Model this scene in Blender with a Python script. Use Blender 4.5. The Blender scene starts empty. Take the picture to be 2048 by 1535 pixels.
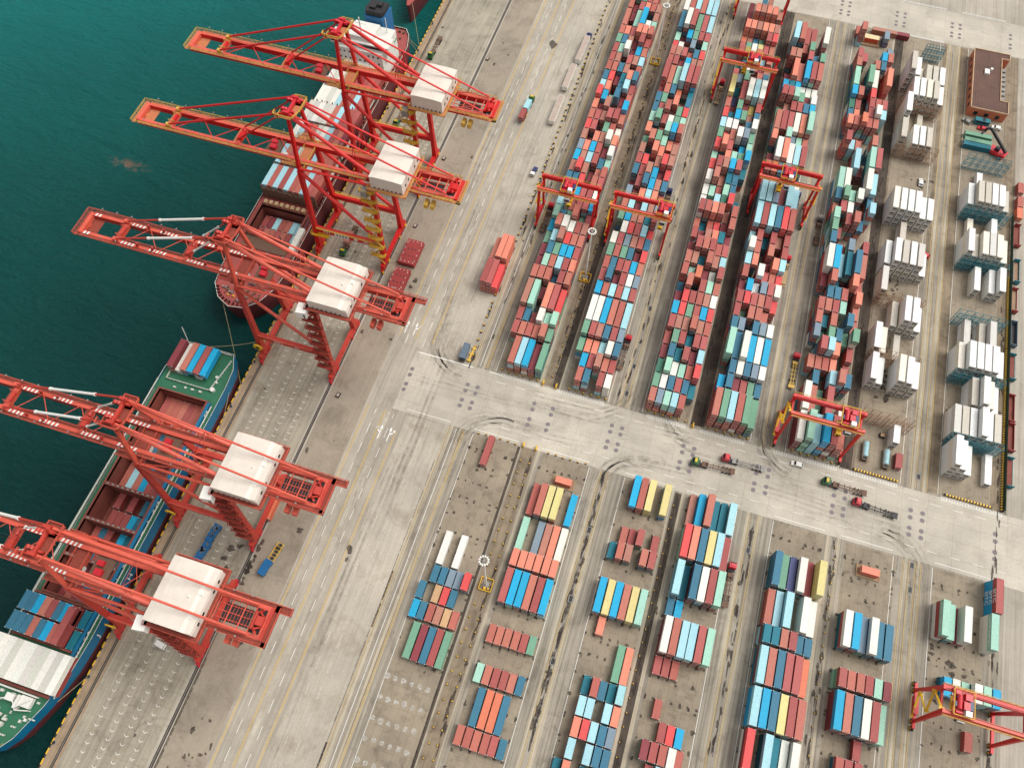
import bpy, math, random
from mathutils import Vector, Matrix
R_ = math.radians
rnd = random.Random(7)
C = bpy.context.scene.collection
SC = bpy.context.scene
# ------------------------------------------------------------------ camera
cam = bpy.data.cameras.new('camera'); camo = bpy.data.objects.new('camera', cam); C.objects.link(camo)
cam.sensor_width = 36; cam.lens = 27.988; cam.clip_start = 1; cam.clip_end = 8000
camo.matrix_world = (Matrix.Translation((143.05, 0, 280)) @ Matrix.Rotation(0.287929, 4, 'Z') @
                     Matrix.Rotation(0.475773, 4, 'X') @ Matrix.Rotation(0.0165063, 4, 'Z'))
SC.camera = camo
CAMINV = camo.matrix_world.inverted()
def project(p):
    v = CAMINV @ Vector(p); return (1024 + 1592.2*v.x/-v.z, 767.5 - 1592.2*v.y/-v.z)
# ------------------------------------------------------------------ world, sun
SUN_EL, SUN_AZ = 58, 62           # azimuth measured from +Y towards +X
w = bpy.data.worlds.new('World'); SC.world = w; w.use_nodes = True
nt = w.node_tree; bg = nt.nodes['Background']
sky = nt.nodes.new('ShaderNodeTexSky'); sky.sky_type = 'NISHITA'; sky.sun_disc = False
sky.sun_elevation = R_(SUN_EL); sky.sun_rotation = R_(SUN_AZ); sky.dust_density = 4; sky.air_density = 1.2; sky.altitude = 50
hs = nt.nodes.new('ShaderNodeHueSaturation'); hs.inputs['Saturation'].default_value = 0.12
nt.links.new(sky.outputs[0], hs.inputs['Color']); nt.links.new(hs.outputs[0], bg.inputs['Color'])
bg.inputs['Strength'].default_value = 0.15
sl = bpy.data.lights.new('sun', 'SUN'); so = bpy.data.objects.new('sun', sl); C.objects.link(so)
sl.energy = 1.5; sl.angle = R_(38); sl.color = (1, .95, .88)
d = Vector((math.sin(R_(SUN_AZ))*math.cos(R_(SUN_EL)), math.cos(R_(SUN_AZ))*math.cos(R_(SUN_EL)), math.sin(R_(SUN_EL))))
so.rotation_euler = d.to_track_quat('Z', 'Y').to_euler()
SC.view_settings.view_transform = 'Standard'; SC.view_settings.look = 'None'
SC.view_settings.exposure = 0.22; SC.view_settings.gamma = 1
# ------------------------------------------------------------------ helpers
def lin(c): return tuple(((v/255)/12.92 if v/255 <= .04045 else ((v/255+.055)/1.055)**2.4) for v in c)
class MB:
    def __init__(s): s.v = []; s.f = []; s.m = []
    def add(s, vs, fs, m=0):
        n = len(s.v); s.v += [tuple(q) for q in vs]; s.f += [tuple(i+n for i in f) for f in fs]; s.m += [m]*len(fs)
    def boxa(s, x0, x1, y0, y1, z0, z1, m=0):
        s.add([(x0,y0,z0),(x1,y0,z0),(x1,y1,z0),(x0,y1,z0),(x0,y0,z1),(x1,y0,z1),(x1,y1,z1),(x0,y1,z1)],
              [(0,3,2,1),(4,5,6,7),(0,1,5,4),(1,2,6,5),(2,3,7,6),(3,0,4,7)], m)
    def box(s, c, sz, m=0, rz=0):
        a, b, h = sz[0]/2, sz[1]/2, sz[2]/2; ca, sa = math.cos(rz), math.sin(rz); vs = []
        for z in (-h, h):
            for x, y in ((-a,-b),(a,-b),(a,b),(-a,b)): vs.append((c[0]+x*ca-y*sa, c[1]+x*sa+y*ca, c[2]+z))
        s.add(vs, [(0,3,2,1),(4,5,6,7),(0,1,5,4),(1,2,6,5),(2,3,7,6),(3,0,4,7)], m)
    def frame(s, p, q):
        p = Vector(p); q = Vector(q); d = (q-p).normalized()
        sd = d.cross(Vector((0,0,1)))
        if sd.length < .01: sd = Vector((1,0,0))
        sd.normalize(); return p, q, sd, sd.cross(d).normalized()
    def bar(s, p, q, wd, h, m=0, w2=None, h2=None):
        p, q, sd, up = s.frame(p, q); w2 = w2 or wd; h2 = h2 or h; vs = []
        for o, a, b in ((p, wd/2, h/2), (q, w2/2, h2/2)):
            for x, y in ((-a,-b),(a,-b),(a,b),(-a,b)): vs.append(o+sd*x+up*y)
        s.add(vs, [(0,1,2,3),(7,6,5,4),(0,4,5,1),(1,5,6,2),(2,6,7,3),(3,7,4,0)], m)
    def tube(s, p, q, r, n=8, m=0, r2=None):
        p, q, sd, up = s.frame(p, q); r2 = r if r2 is None else r2; vs = []
        for o, rr in ((p, r), (q, r2)):
            for i in range(n):
                a = 2*math.pi*i/n; vs.append(o+sd*rr*math.cos(a)+up*rr*math.sin(a))
        fs = [(i, (i+1) % n, n+(i+1) % n, n+i) for i in range(n)]+[tuple(range(n-1, -1, -1)), tuple(range(n, 2*n))]
        s.add(vs, fs, m)
    def prism(s, pts, z0, z1, m=0, mt=None):
        n = len(pts); vs = [(x,y,z0) for x,y in pts]+[(x,y,z1) for x,y in pts]
        s.add(vs, [(i,(i+1) % n,n+(i+1) % n,n+i) for i in range(n)]+[tuple(range(n-1,-1,-1))], m)
        s.add([(x,y,z1) for x,y in pts], [tuple(range(n))], m if mt is None else mt)
    def sheet(s, x0, x1, y0, y1, z, m=0): s.add([(x0,y0,z),(x1,y0,z),(x1,y1,z),(x0,y1,z)], [(0,1,2,3)], m)
    def poly(s, pts, m=0): s.add(pts, [tuple(range(len(pts)))], m)
    def disc(s, x, y, z, r, n=14, m=0, jit=0, ry=None):
        ry = ry or r; vs = []
        for i in range(n):
            a = 2*math.pi*i/n; k = 1+jit*(rnd.random()-.5)*2; vs.append((x+r*k*math.cos(a), y+ry*k*math.sin(a), z))
        s.add(vs, [tuple(range(n))], m)
    def rail(s, p, q, h=1.1, m=0, step=2.5, t=.09):
        p = Vector(p); q = Vector(q); L = (q-p).length; n = max(1, int(L/step)); u = Vector((0,0,1))
        s.bar(p+u*h, q+u*h, t, t, m); s.bar(p+u*h*.55, q+u*h*.55, t*.7, t*.7, m)
        for i in range(n+1):
            o = p+(q-p)*(i/n); s.bar(o, o+u*h, t, t, m)
    def build(s, name, mats, parent=None, smooth=False, loc=None):
        me = bpy.data.meshes.new(name); me.from_pydata(s.v, [], s.f); me.update()
        if not isinstance(mats, (list, tuple)): mats = [mats]
        for m in mats: me.materials.append(m)
        me.polygons.foreach_set('material_index', s.m)
        if smooth: me.polygons.foreach_set('use_smooth', [True]*len(s.f))
        o = bpy.data.objects.new(name, me); C.objects.link(o)
        if parent: o.parent = parent
        if loc: o.location = loc
        return o
def tag(o, label=None, cat=None, group=None, kind=None):
    if label: o['label'] = label
    if cat: o['category'] = cat
    if group: o['group'] = group
    if kind: o['kind'] = kind
    return o
def empty(name, loc=(0,0,0), rz=0):
    o = bpy.data.objects.new(name, None); C.objects.link(o); o.location = loc; o.rotation_euler = (0,0,rz); o.empty_display_size = .5
    return o
KIDS = {}
def copy_tree(o, parent=None):
    c = o.copy(); C.objects.link(c)
    if parent: c.parent = parent
    for ch in [x for x in o.children]: copy_tree(ch, c)
    return c
def text_mesh(txt, size, name='lettering', mat=None, parent=None, mw=None, ext=.01):
    cu = bpy.data.curves.new(name, 'FONT'); cu.body = txt; cu.size = size; cu.extrude = ext; cu.align_x = 'CENTER'; cu.align_y = 'CENTER'
    cu.resolution_u = 2; cu.offset = size*.012
    t = bpy.data.objects.new('tmp', cu); me = bpy.data.meshes.new_from_object(t); bpy.data.objects.remove(t)
    me.materials.clear(); me.materials.append(mat); me.name = name
    o = bpy.data.objects.new(name, me); C.objects.link(o)
    if parent: o.parent = parent
    if mw: o.matrix_local = mw
    return o
# ------------------------------------------------------------------ materials
def nodes(name):
    m = bpy.data.materials.new(name); m.use_nodes = True; t = m.node_tree; return m, t, t.nodes['Principled BSDF'], t.links.new
def noise(t, vec, scale, detail=4, rough=.6, dist=0):
    n = t.nodes.new('ShaderNodeTexNoise'); n.inputs['Scale'].default_value = scale; n.inputs['Detail'].default_value = detail
    n.inputs['Roughness'].default_value = rough; n.inputs['Distortion'].default_value = dist
    if vec: t.links.new(vec, n.inputs['Vector'])
    return n.outputs['Fac']
def ramp(t, fac, pts):
    r = t.nodes.new('ShaderNodeValToRGB'); el = r.color_ramp.elements
    while len(el) < len(pts): el.new(.5)
    for e, (p, c) in zip(el, pts):
        e.position = p; e.color = (c, c, c, 1) if isinstance(c, (int, float)) else (*c, 1)
    t.links.new(fac, r.inputs[0]); return r.outputs[0]
def mix(t, fac, a, b, mode='MIX'):
    n = t.nodes.new('ShaderNodeMix'); n.data_type = 'RGBA'; n.blend_type = mode
    for s, v in ((n.inputs['Factor'], fac), (n.inputs['A'], a), (n.inputs['B'], b)):
        if isinstance(v, (int, float)): s.default_value = v if s.name == 'Factor' else (v, v, v, 1)
        elif isinstance(v, tuple): s.default_value = (*v, 1)
        else: t.links.new(v, s)
    return n.outputs['Result']
def pos(t, scale=(1,1,1), obj=False):
    if obj: src = t.nodes.new('ShaderNodeTexCoord').outputs['Object']
    else: src = t.nodes.new('ShaderNodeNewGeometry').outputs['Position']
    mp = t.nodes.new('ShaderNodeMapping'); mp.inputs['Scale'].default_value = scale
    t.links.new(src, mp.inputs['Vector']); return mp.outputs['Vector']
def paint(name, col, rough=.55, var=.25, grime=.35, gs=.5, metal=0, rust=None):
    m, t, b, L = nodes(name); c = lin(col)
    p = pos(t); n1 = noise(t, p, gs, 5)
    c1 = mix(t, ramp(t, n1, [(.3, 1-var), (.7, 1+var*.3)]), (0,0,0), c)
    n2 = noise(t, p, gs*3.1, 6, .75)
    g = ramp(t, n2, [(.52, 0), (.75, grime)])
    c2 = mix(t, g, c1, lin(rust) if rust else tuple(v*.3+.02 for v in c)); L(c2, b.inputs['Base Color'])
    b.inputs['Roughness'].default_value = rough; b.inputs['Metallic'].default_value = metal; return m
def ground_mat(name, col, dark=.55, stain=.5, streak=0, scale=1.0, tint=(120,98,74), th=.5, joint=None):
    m, t, b, L = nodes(name); c = lin(col); p = pos(t)
    a = noise(t, p, .035*scale, 5, .65); c1 = mix(t, ramp(t, a, [(.32, tuple(v*.74 for v in c)), (.68, tuple(min(1, v*1.16) for v in c))]), (0,0,0), c, 'MIX')
    c1 = ramp(t, a, [(.3, tuple(v*.76 for v in c)), (.7, tuple(min(1, v*1.14) for v in c))])
    f = noise(t, p, 1.7*scale, 6, .7); c1 = mix(t, .5, c1, ramp(t, f, [(.25, .55), (.75, 1.0)]), 'MULTIPLY')
    # dirt in broad patches
    dn = noise(t, p, .11*scale, 7, .72, .6); c1 = mix(t, ramp(t, dn, [(th, 0), (th+.2, stain)]), c1, tuple(v*dark for v in lin(tint)))
    if streak:
        ps = pos(t, (1.1, .018, 1)); sn = noise(t, ps, 1.0, 4, .6, .15); c1 = mix(t, ramp(t, sn, [(.45, 0), (.62, streak)]), c1, tuple(v*.45 for v in lin((110,98,84))))
        ps = pos(t, (2.4, .03, 1)); sn = noise(t, ps, 1.0, 3, .6, .1); c1 = mix(t, ramp(t, sn, [(.5, 0), (.7, streak*.6)]), c1, tuple(min(1, v*1.25) for v in c))
    vo = noise(t, p, .9, 8, .8, 1.2); c1 = mix(t, ramp(t, vo, [(.66, 0), (.72, .55)]), c1, lin((58,50,44)))
    if joint:
        br = t.nodes.new('ShaderNodeTexBrick'); br.offset = 0; br.inputs['Scale'].default_value = 1
        br.inputs['Brick Width'].default_value = joint[0]; br.inputs['Row Height'].default_value = joint[1]
        br.inputs['Mortar Size'].default_value = .06; br.inputs['Color1'].default_value = (1,1,1,1); br.inputs['Color2'].default_value = (.9,.9,.9,1)
        br.inputs['Mortar'].default_value = (.62,.58,.54,1); L(p, br.inputs['Vector']); c1 = mix(t, .75, c1, br.outputs['Color'], 'MULTIPLY')
    L(c1, b.inputs['Base Color']); b.inputs['Roughness'].default_value = .9
    bp = t.nodes.new('ShaderNodeBump'); bp.inputs['Strength'].default_value = .3; bp.inputs['Distance'].default_value = .05
    L(f, bp.inputs['Height']); L(bp.outputs[0], b.inputs['Normal']); return m
def worn(name, col, keep=.5, rough=.8):
    """road paint worn through in patches"""
    m, t, b, L = nodes(name); p = pos(t); n = noise(t, p, 1.6, 6, .75)
    L(mix(t, ramp(t, n, [(keep, 0), (keep+.14, .8)]), lin(col), lin((150,142,130))), b.inputs['Base Color'])
    b.inputs['Roughness'].default_value = rough; return m
def container_mat(name, src):
    m, t, b, L = nodes(name)
    if src == 'obj':
        oi = t.nodes.new('ShaderNodeObjectInfo'); col = oi.outputs['Color']
    else:
        at = t.nodes.new('ShaderNodeAttribute'); at.attribute_name = 'col'; col = at.outputs['Color']
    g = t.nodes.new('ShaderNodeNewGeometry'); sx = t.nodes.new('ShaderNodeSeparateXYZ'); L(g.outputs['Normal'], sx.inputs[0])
    p = pos(t)
    n0 = noise(t, p, .22, 3); n1 = noise(t, p, 1.3, 6, .7)
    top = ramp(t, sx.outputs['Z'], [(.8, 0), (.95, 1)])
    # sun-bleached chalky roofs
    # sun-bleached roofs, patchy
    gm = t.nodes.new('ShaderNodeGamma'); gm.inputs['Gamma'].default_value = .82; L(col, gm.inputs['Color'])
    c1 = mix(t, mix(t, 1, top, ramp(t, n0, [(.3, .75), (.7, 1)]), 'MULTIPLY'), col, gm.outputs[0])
    c1 = mix(t, .6, c1, ramp(t, n1, [(.25, .74), (.65, 1.0)]), 'MULTIPLY')
    sc = noise(t, pos(t, (1.3,.45,1)), 2.2, 7, .8, .8)
    c1 = mix(t, ramp(t, sc, [(.57, 0), (.68, .7)]), c1, lin((88,60,50)))
    # corrugated side panels and roof ribs
    ps = pos(t); sp = t.nodes.new('ShaderNodeSeparateXYZ'); L(ps, sp.inputs[0])
    wv = t.nodes.new('ShaderNodeMath'); wv.operation = 'MULTIPLY'; wv.inputs[1].default_value = 2*math.pi/.56; L(sp.outputs['Y'], wv.inputs[0])
    sn = t.nodes.new('ShaderNodeMath'); sn.operation = 'SINE'; L(wv.outputs[0], sn.inputs[0])
    bp = t.nodes.new('ShaderNodeBump'); bp.inputs['Strength'].default_value = .35; bp.inputs['Distance'].default_value = .05
    L(sn.outputs[0], bp.inputs['Height']); L(bp.outputs[0], b.inputs['Normal'])
    L(c1, b.inputs['Base Color']); b.inputs['Roughness'].default_value = .62; return m
M = {}
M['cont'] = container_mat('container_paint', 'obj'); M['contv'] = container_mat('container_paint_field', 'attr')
M['cast'] = paint('corner_casting', (205,200,190), .5, .2, .4)
M['dark'] = paint('dark_steel', (38,36,38), .6); M['tyre'] = paint('tyre_rubber', (28,28,30), .85)
M['steel'] = paint('grey_steel', (140,138,132), .5); M['rust'] = paint('rusty_chassis', (112,84,66), .8, .3, .6, 1.5)
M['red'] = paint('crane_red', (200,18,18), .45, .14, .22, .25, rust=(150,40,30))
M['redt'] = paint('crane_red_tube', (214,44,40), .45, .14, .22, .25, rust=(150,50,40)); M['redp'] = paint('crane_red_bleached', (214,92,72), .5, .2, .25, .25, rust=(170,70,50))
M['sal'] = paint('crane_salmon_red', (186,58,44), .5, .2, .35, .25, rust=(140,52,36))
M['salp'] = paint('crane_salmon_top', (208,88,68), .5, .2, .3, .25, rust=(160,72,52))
M['och'] = paint('ochre_walkway', (212,172,76), .6, .25, .35, .8)
M['walk'] = paint('walkway_grating', (190,116,76), .8, .2, .4, 1.2)
M['walkr'] = paint('red_brown_grating', (140,62,46), .8, .2, .4, 1.2)
M['yel'] = paint('safety_yellow', (226,178,34), .5, .15, .3, 1)
M['white'] = paint('white_paint', (228,226,218), .45, .06, .12, .3)
M['house'] = paint('machinery_house_panel', (214,205,192), .55, .08, .1, .35, rust=(180,165,140))
M['glass'] = paint('dark_glass', (24,34,42), .15, .05, 0)
M['blue'] = paint('blue_paint', (20,98,150), .4, .15, .25, .8)
M['grn'] = paint('green_paint', (34,104,52), .4, .15, .25, .8)
M['crim'] = paint('truck_red', (196,36,48), .4, .12, .2, .8)
M['navy'] = paint('navy_paint', (44,52,96), .4); M['tan'] = paint('tan_tarpaulin', (176,148,110), .85, .2, .3, .6)
M['slate'] = paint('slate_cover', (92,108,122), .7, .2, .3, .8)
M['trail'] = paint('trailer_roof', (176,158,144), .7, .15, .3, .5)
M['teal'] = paint('teal_steel', (22,112,124), .6, .2, .35, .7); M['rackb'] = paint('brown_rack_steel', (150,118,92), .7, .2, .35, .8)
M['hullb'] = paint('ship_blue', (8,104,142), .45, .12, .2, .15); M['hullr'] = paint('ship_antifouling', (92,34,38), .7, .2, .4, .25)
M['deckg'] = paint('deck_green', (38,104,74), .65, .2, .35, .3, rust=(90,70,50)); M['hold'] = paint('hold_red_oxide', (128,66,54), .8, .25, .45, .3)
M['deckr'] = paint('deck_red_oxide', (158,74,68), .7, .2, .4, .3); M['shipw'] = paint('ship_white', (216,214,206), .5, .1, .2, .3)
M['wrail'] = paint('ship_rail_grey', (196,196,184), .6, .1, .3, .5); M['rope'] = paint('mooring_rope', (176,160,120), .9)
M['brick'] = paint('orange_wall_tile', (186,104,72), .75, .12, .2, .6); M['broof'] = ground_mat('brown_roof', (108,80,70), .6, .35, 0, 2.5, (80,60,50), .5, (1.4,30))
M['hatch'] = paint('hatch_cover_red', (150,52,50), .6, .2, .5, .5, rust=(110,70,56))
M['aprb'] = ground_mat('apron_back', (160,148,130), .6, .45, .1, .7, (104,90,70), .48)
M['apron'] = ground_mat('apron_concrete', (172,163,144), .6, .5, .28, 1, (104,88,66), .5, (9,9))
M['asph'] = ground_mat('road_asphalt', (178,169,154), .6, .3, .25, 1, (104,92,78), .54)
M['conc'] = ground_mat('pale_concrete', (186,177,161), .7, .5, .15, .8, (140,122,100), .5)
M['cross'] = ground_mat('crossroad_concrete', (198,189,173), .7, .3, 0, .8, (128,114,98), .5, (9.4,6.6))
M['lane'] = ground_mat('yard_lane', (162,153,138), .55, .5, .5, 1, (92,78,62), .5)
M['slab'] = ground_mat('yard_slab', (156,143,123), .5, .5, 0, 1.8, (92,80,66), .5, (2.85,6.63))
M['dirt'] = ground_mat('dirt_median', (146,130,108), .5, .6, .35, 1.5, (78,62,46), .48)
M['wet_shade'] = ground_mat('wet_shade_median', (88,76,64), .4, .8, .8, 1.3, (52,46,42), .4)
M['runway'] = ground_mat('wheel_runway', (186,174,152), .6, .4, .5, 1, (120,104,84), .52)
M['cope'] = ground_mat('quay_cope', (172,148,120), .55, .5, .3, 1.3, (96,76,58), .5)
M['rail'] = ground_mat('rail_bed', (74,64,56), .5, .5, .4, 2, (40,34,30), .45)
M['ylin'] = worn('worn_yellow_line', (214,176,82), .5); M['wlin'] = worn('worn_white_line', (226,222,210), .56)
M['wlin2'] = worn('white_line', (226,224,216), .62); M['stain'] = paint('oil_stain', (62,52,44), .8, .3, 0, 1)
t_ = M['stain'].node_tree; M['stain'].node_tree.links.new(ramp(t_, noise(t_, pos(t_), 1.1, 7, .8), [(.32, .12), (.62, .88)]), t_.nodes['Principled BSDF'].inputs['Alpha'])
M['dust'] = paint('pale_patch', (194,189,178), .9, .1, .3, 2); t_ = M['dust'].node_tree; t_.links.new(ramp(t_, noise(t_, pos(t_), 1.3, 6, .75), [(.35, .15), (.6, .85)]), t_.nodes['Principled BSDF'].inputs['Alpha']); M['plate'] = paint('steel_turning_plate', (120,110,112), .7, .12, .2, 1.5)
# water
m, t, b, L = nodes('sea_water'); p = pos(t)
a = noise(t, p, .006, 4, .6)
# darker near the quay, paler far out: sky sheen painted into the colour
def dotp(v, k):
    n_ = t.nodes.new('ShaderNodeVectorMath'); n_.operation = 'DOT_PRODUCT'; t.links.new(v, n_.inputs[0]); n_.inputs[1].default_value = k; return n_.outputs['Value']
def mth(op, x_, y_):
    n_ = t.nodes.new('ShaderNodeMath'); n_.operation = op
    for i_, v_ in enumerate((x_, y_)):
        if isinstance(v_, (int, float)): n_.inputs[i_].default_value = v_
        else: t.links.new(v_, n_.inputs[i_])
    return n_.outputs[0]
painted_sheen = mth('ADD', dotp(p, (-.0019, .0021, 0)), mth('SUBTRACT', mth('MULTIPLY', a, .35), .3))
colr = ramp(t, painted_sheen, [(0, lin((0,44,42))), (.45, lin((0,66,62))), (1, lin((2,108,104)))])
# thin brown scum drifting on the water, a real patch at a fixed place
mp = t.nodes.new('ShaderNodeMapping'); mp.inputs['Location'].default_value = (102, -195.5, 0); mp.inputs['Scale'].default_value = (1, 1, 1)
geo = t.nodes.new('ShaderNodeNewGeometry'); L(geo.outputs['Position'], mp.inputs['Vector'])
mp2 = t.nodes.new('ShaderNodeMapping'); mp2.inputs['Rotation'].default_value = (0,0,.42); mp2.inputs['Scale'].default_value = (.075,.26,.0)
L(mp.outputs[0], mp2.inputs['Vector'])
ln = t.nodes.new('ShaderNodeVectorMath'); ln.operation = 'LENGTH'; L(mp2.outputs[0], ln.inputs[0])
sc = noise(t, p, .16, 6, .6, 1.4)
msk = ramp(t, ln.outputs['Value'], [(.3, 1), (1.0, 0)]); st = ramp(t, sc, [(.46, 0), (.62, .6)])
colr = mix(t, mix(t, 1, msk, st, 'MULTIPLY'), colr, lin((128,92,76)))
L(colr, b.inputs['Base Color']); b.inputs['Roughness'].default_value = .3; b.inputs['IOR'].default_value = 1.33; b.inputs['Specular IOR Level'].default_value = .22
bp = t.nodes.new('ShaderNodeBump'); bp.inputs['Strength'].default_value = 1; bp.inputs['Distance'].default_value = 1.1
h1 = mth('ADD', noise(t, pos(t, (.3,.62,.5)), 1.0, 7, .7, .5), mth('MULTIPLY', noise(t, pos(t, (.05,.11,.1)), 1.0, 3, .6, .4), 2.5)); L(h1, bp.inputs['Height']); L(bp.outputs[0], b.inputs['Normal']); M['sea'] = m
# ------------------------------------------------------------------ setting
def struct(name, mb, mats, **k): return tag(mb.build(name, mats, **k), kind='structure')
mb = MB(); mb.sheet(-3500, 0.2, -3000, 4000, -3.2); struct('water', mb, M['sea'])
mb = MB(); mb.boxa(0, 3500, -3000, 4000, -9, 0); struct('ground', mb, M['asph'])
Z1, Z2, Z3, Z4 = .015, .03, .045, .06
def strips(name, mat, lst, z):
    mb = MB()
    for x0, x1, y0, y1 in lst: mb.sheet(x0, x1, y0, y1, z)
    return struct(name, mb, mat)
BX = [95.0, 122.7, 154.6, 178.6, 210.6, 236.2, 267.2]       # left edge of each yard block
YR, PY = 8.7, 6.63
strips('quay_edge', M['cope'], [(0.02, 5.2, -120, 520)], Z1)
strips('apron', M['apron'], [(5.2, 32.2, -120, 520)], Z1)
strips('apron_back', M['aprb'], [(35, 50, -120, 520)], Z1)
strips('crane_rail_bed', M['rail'], [(3.3, 4.3, -120, 520), (33.2, 34.3, -120, 520), (34.7, 35.0, -120, 30)], Z2)
mb = MB()
for x in (3.8, 33.7): mb.boxa(x-.06, x+.06, -120, 520, .03, .14)
struct('crane_rail', mb, M['steel'])
strips('quay_road', M['asph'], [(50, 67.5, -120, 520)], Z1)
strips('concrete_strip', M['conc'], [(59.4, 61.0, -120, 112.5), (67.5, 84.5, -120, 113), (60.2, 62.6, 141.5, 520)], Z2)
strips('storage_strip', M['conc'], [(67.5, 82.2, 141.5, 520)], Z2)
strips('crossroad', M['cross'], [(60.8, 700, 114.2, 141.2), (225, 420, 392, 417)], Z2)
strips('top_road', M['cross'], [(146, 232, 392, 520), (300, 700, -100, 520)], Z1)
strips('side_road', M['asph'], [(291, 312, -120, 114.1), (291, 312, 141.3, 391)], Z1+.005)
LN = []
for y0, y1 in ((-120, 114.2), (141.2, 391.5)): LN.append((84.5, 291, y0, y1))
strips('yard_ground', M['lane'], LN, Z1)
RW = [85.6, 89.2, 112.9, 120.3, 144.2, 148.3, 172.4, 176.3, 200.4, 204.9, 229.5, 233.4, 257.2, 261.4, 286.9]
lst = []
for x in RW:
    if x in (89.2, 172.4, 229.5, 233.4): wd = .55
    else: wd = .6
    for y0, y1 in ((-120, 114.2), (141.2, 391.5)): lst.append((x-wd, x+wd, y0, y1))
strips('wheel_runway', M['runway'], lst, Z2)
strips('dirt_median', M['dirt'], [(113.9, 119.4, -120, 113.9), (113.9, 119.4, 142, 391), (230.3, 235.4, 142, 391), (254, 256, 240, 391), (262.4, 266.6, 142, 391), (284.9, 290.6, 142, 391)], Z3)
strips('wet_shade_median', M['wet_shade'], [(173.0, 178.3, 142.5, 391), (117.6, 120.2, 142, 230), (112.2, 113.2, -40, 113.5), (173.2, 175.6, -60, 113.5), (230.1, 234.4, 142, 391)], Z4)  # partly wet ground, partly stack shade painted dark on the upper medians
lst = []
for x in BX:
    lst += [(x-.5, x+17.4, -60, 113.6), (x-.5, x+17.4, 142.4, 391)]
strips('container_slab', M['slab'], lst, Z3)
# painted lines
mk = MB(); yl = MB(); wk_ = MB()
def dash(mb, x, y0, y1, on, off, wd=.16, z=Z4+.02):
    y = y0
    while y < y1: mb.sheet(x-wd/2, x+wd/2, y, min(y+on, y1), z); y += on+off
for x, y0, y1 in ((51.5,-60,113),(58.5,-60,113),(65.8,-60,105),(51.5,146,520),(58.5,146,520),(65.8,146,520)):
    for dx in (-.22, .22): dash(yl, x+dx, y0, y1, 60, .1, .15)
for x, y0, y1 in ((55.1,-60,112),(62.3,-60,112),(55.1,143,520),(62.6,143,520),(71.3,-60,112),(75.6,-60,112),(71.3,146,520),(76.0,146,520)):
    dash(mk if x < 70 else wk_, x, y0, y1, 4.3, 4.2, .17)
for y0, y1 in ((-60, 113.5), (142, 391)):
    for x in (90.2, 90.7, 145.1, 147.4, 201.2, 204.1, 256.1, 258.2, 260.4, 262.3, 84.6):
        dash(yl, x, y0, y1, 70, .2, .14)
    for x in (94.3, 87.6, 140.3, 154.0, 196.3, 209.6, 252.6, 266.3): dash(mk, x, y0, y1, 40, .3, .16)
for a, bb in ((66.6, 84.5), (94.3,112),(121,140),(153.6,172.6),(177,196.9),(209.7,228),(233.7,252.3),(266.8,287)): mk.sheet(a, bb, 115.4, 115.6, Z4+.02)
for a, bb in ((62, 85), (92, 97)): mk.sheet(a, bb, 140.6, 141.0, Z4+.02)
for y in (137.4, 119.0):
    x = 96
    while x < 290: mk.sheet(x, x+3.6, y-.08, y+.08, Z4+.02); x += 8
def hatchrow(mb, x0, x1, y0, y1):
    mb.sheet(x0, x1, y0, y0+.16, Z4+.02); mb.sheet(x0, x1, y1-.16, y1, Z4+.02); mb.sheet(x0, x1, (y0+y1)/2-.07, (y0+y1)/2+.07, Z4+.024)
    x = x0
    while x < x1: mb.sheet(x, x+.17, y0, y1, Z4+.022); x += .98
for a, bb in ((97,113),(119.8,139),(156,171.6),(177,194.4),(205.5,229.2),(231.8,251.5),(267.5,289.3)): hatchrow(mk, a, bb, 140.1, 141.5)
hatchrow(mk, 232, 254, 417.6, 418.8); hatchrow(mk, 230, 254, 391.4, 392.4); hatchrow(mk, 262, 284, 417.4, 418.6)
# chevrons on the apron
def chev(mb, x, y, s=1.0):
    for sg in (-1, 1):
        mb.poly([(x+sg*.8*s, y+.6*s, Z4), (x+sg*.8*s, y+.8*s, Z4), (x, y+.2*s, Z4), (x, y, Z4)][::sg])
mc = MB()
for x in (10.9, 16.6, 21.8, 27.0):
    y = -40
    while y < 262: chev(mc, x, y, .95); y += 2.75
def arrow(mb, x, y, left):
    z = Z4+.02; s = -1 if left else 1
    mb.sheet(x-.18, x+.18, y-3, y+1.6, z); mb.poly([(x-.6,y+1.4,z),(x+.6,y+1.4,z),(x,y+3.2,z)])
    mb.poly([(x,y-.6,z),(x+s*1.4,y+.6,z),(x+s*1.1,y+1.0,z),(x,y+.1,z)][::s]); mb.poly([(x+s*.9,y+1.5,z),(x+s*2.1,y+.9,z),(x+s*1.7,y+2.3,z)][::-s])
for x, y in ((53.2,150.5),(56.9,150.5),(60.0,103.5),(63.7,103.5)): arrow(mk, x, y, x in (53.2, 60.0))
struct('painted_chevron', mc, M['wlin2']); struct('worn_lane_dash', wk_, worn('faint_white_line', (214,208,194), .44)); struct('painted_marking_white', mk, M['wlin2']); struct('painted_marking_yellow', yl, M['ylin'])
mb = MB()
for x in (62.1, 85.5, 89.6, 113.0, 120.5, 144.2, 148.2, 172.3, 176.4, 200.6, 205.0, 229.5, 233.5, 257.2, 261.5, 287.3):
    for y in (132.8, 130.0, 125.8, 123.2): mb.disc(x, y, Z4+.03, .86, 18)
for x in (205, 201, 229.4, 233.4, 257.4, 261.4, 286.5):
    for y in (408, 405, 400.6, 397.8): mb.disc(x, y, Z4+.03, .86, 18)
struct('turning_plate', mb, M['plate'])
mb = MB()
for y in (21.7, 15, 8.3, 2.0, -4.8, -11):
    for i in range(6): mb.disc(95.1+i*2.85*(16.6/14.25)*.86, y+rnd.uniform(-.2,.2), Z4+.03, .75+rnd.random()*.25, 12, 0, .16)
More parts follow.
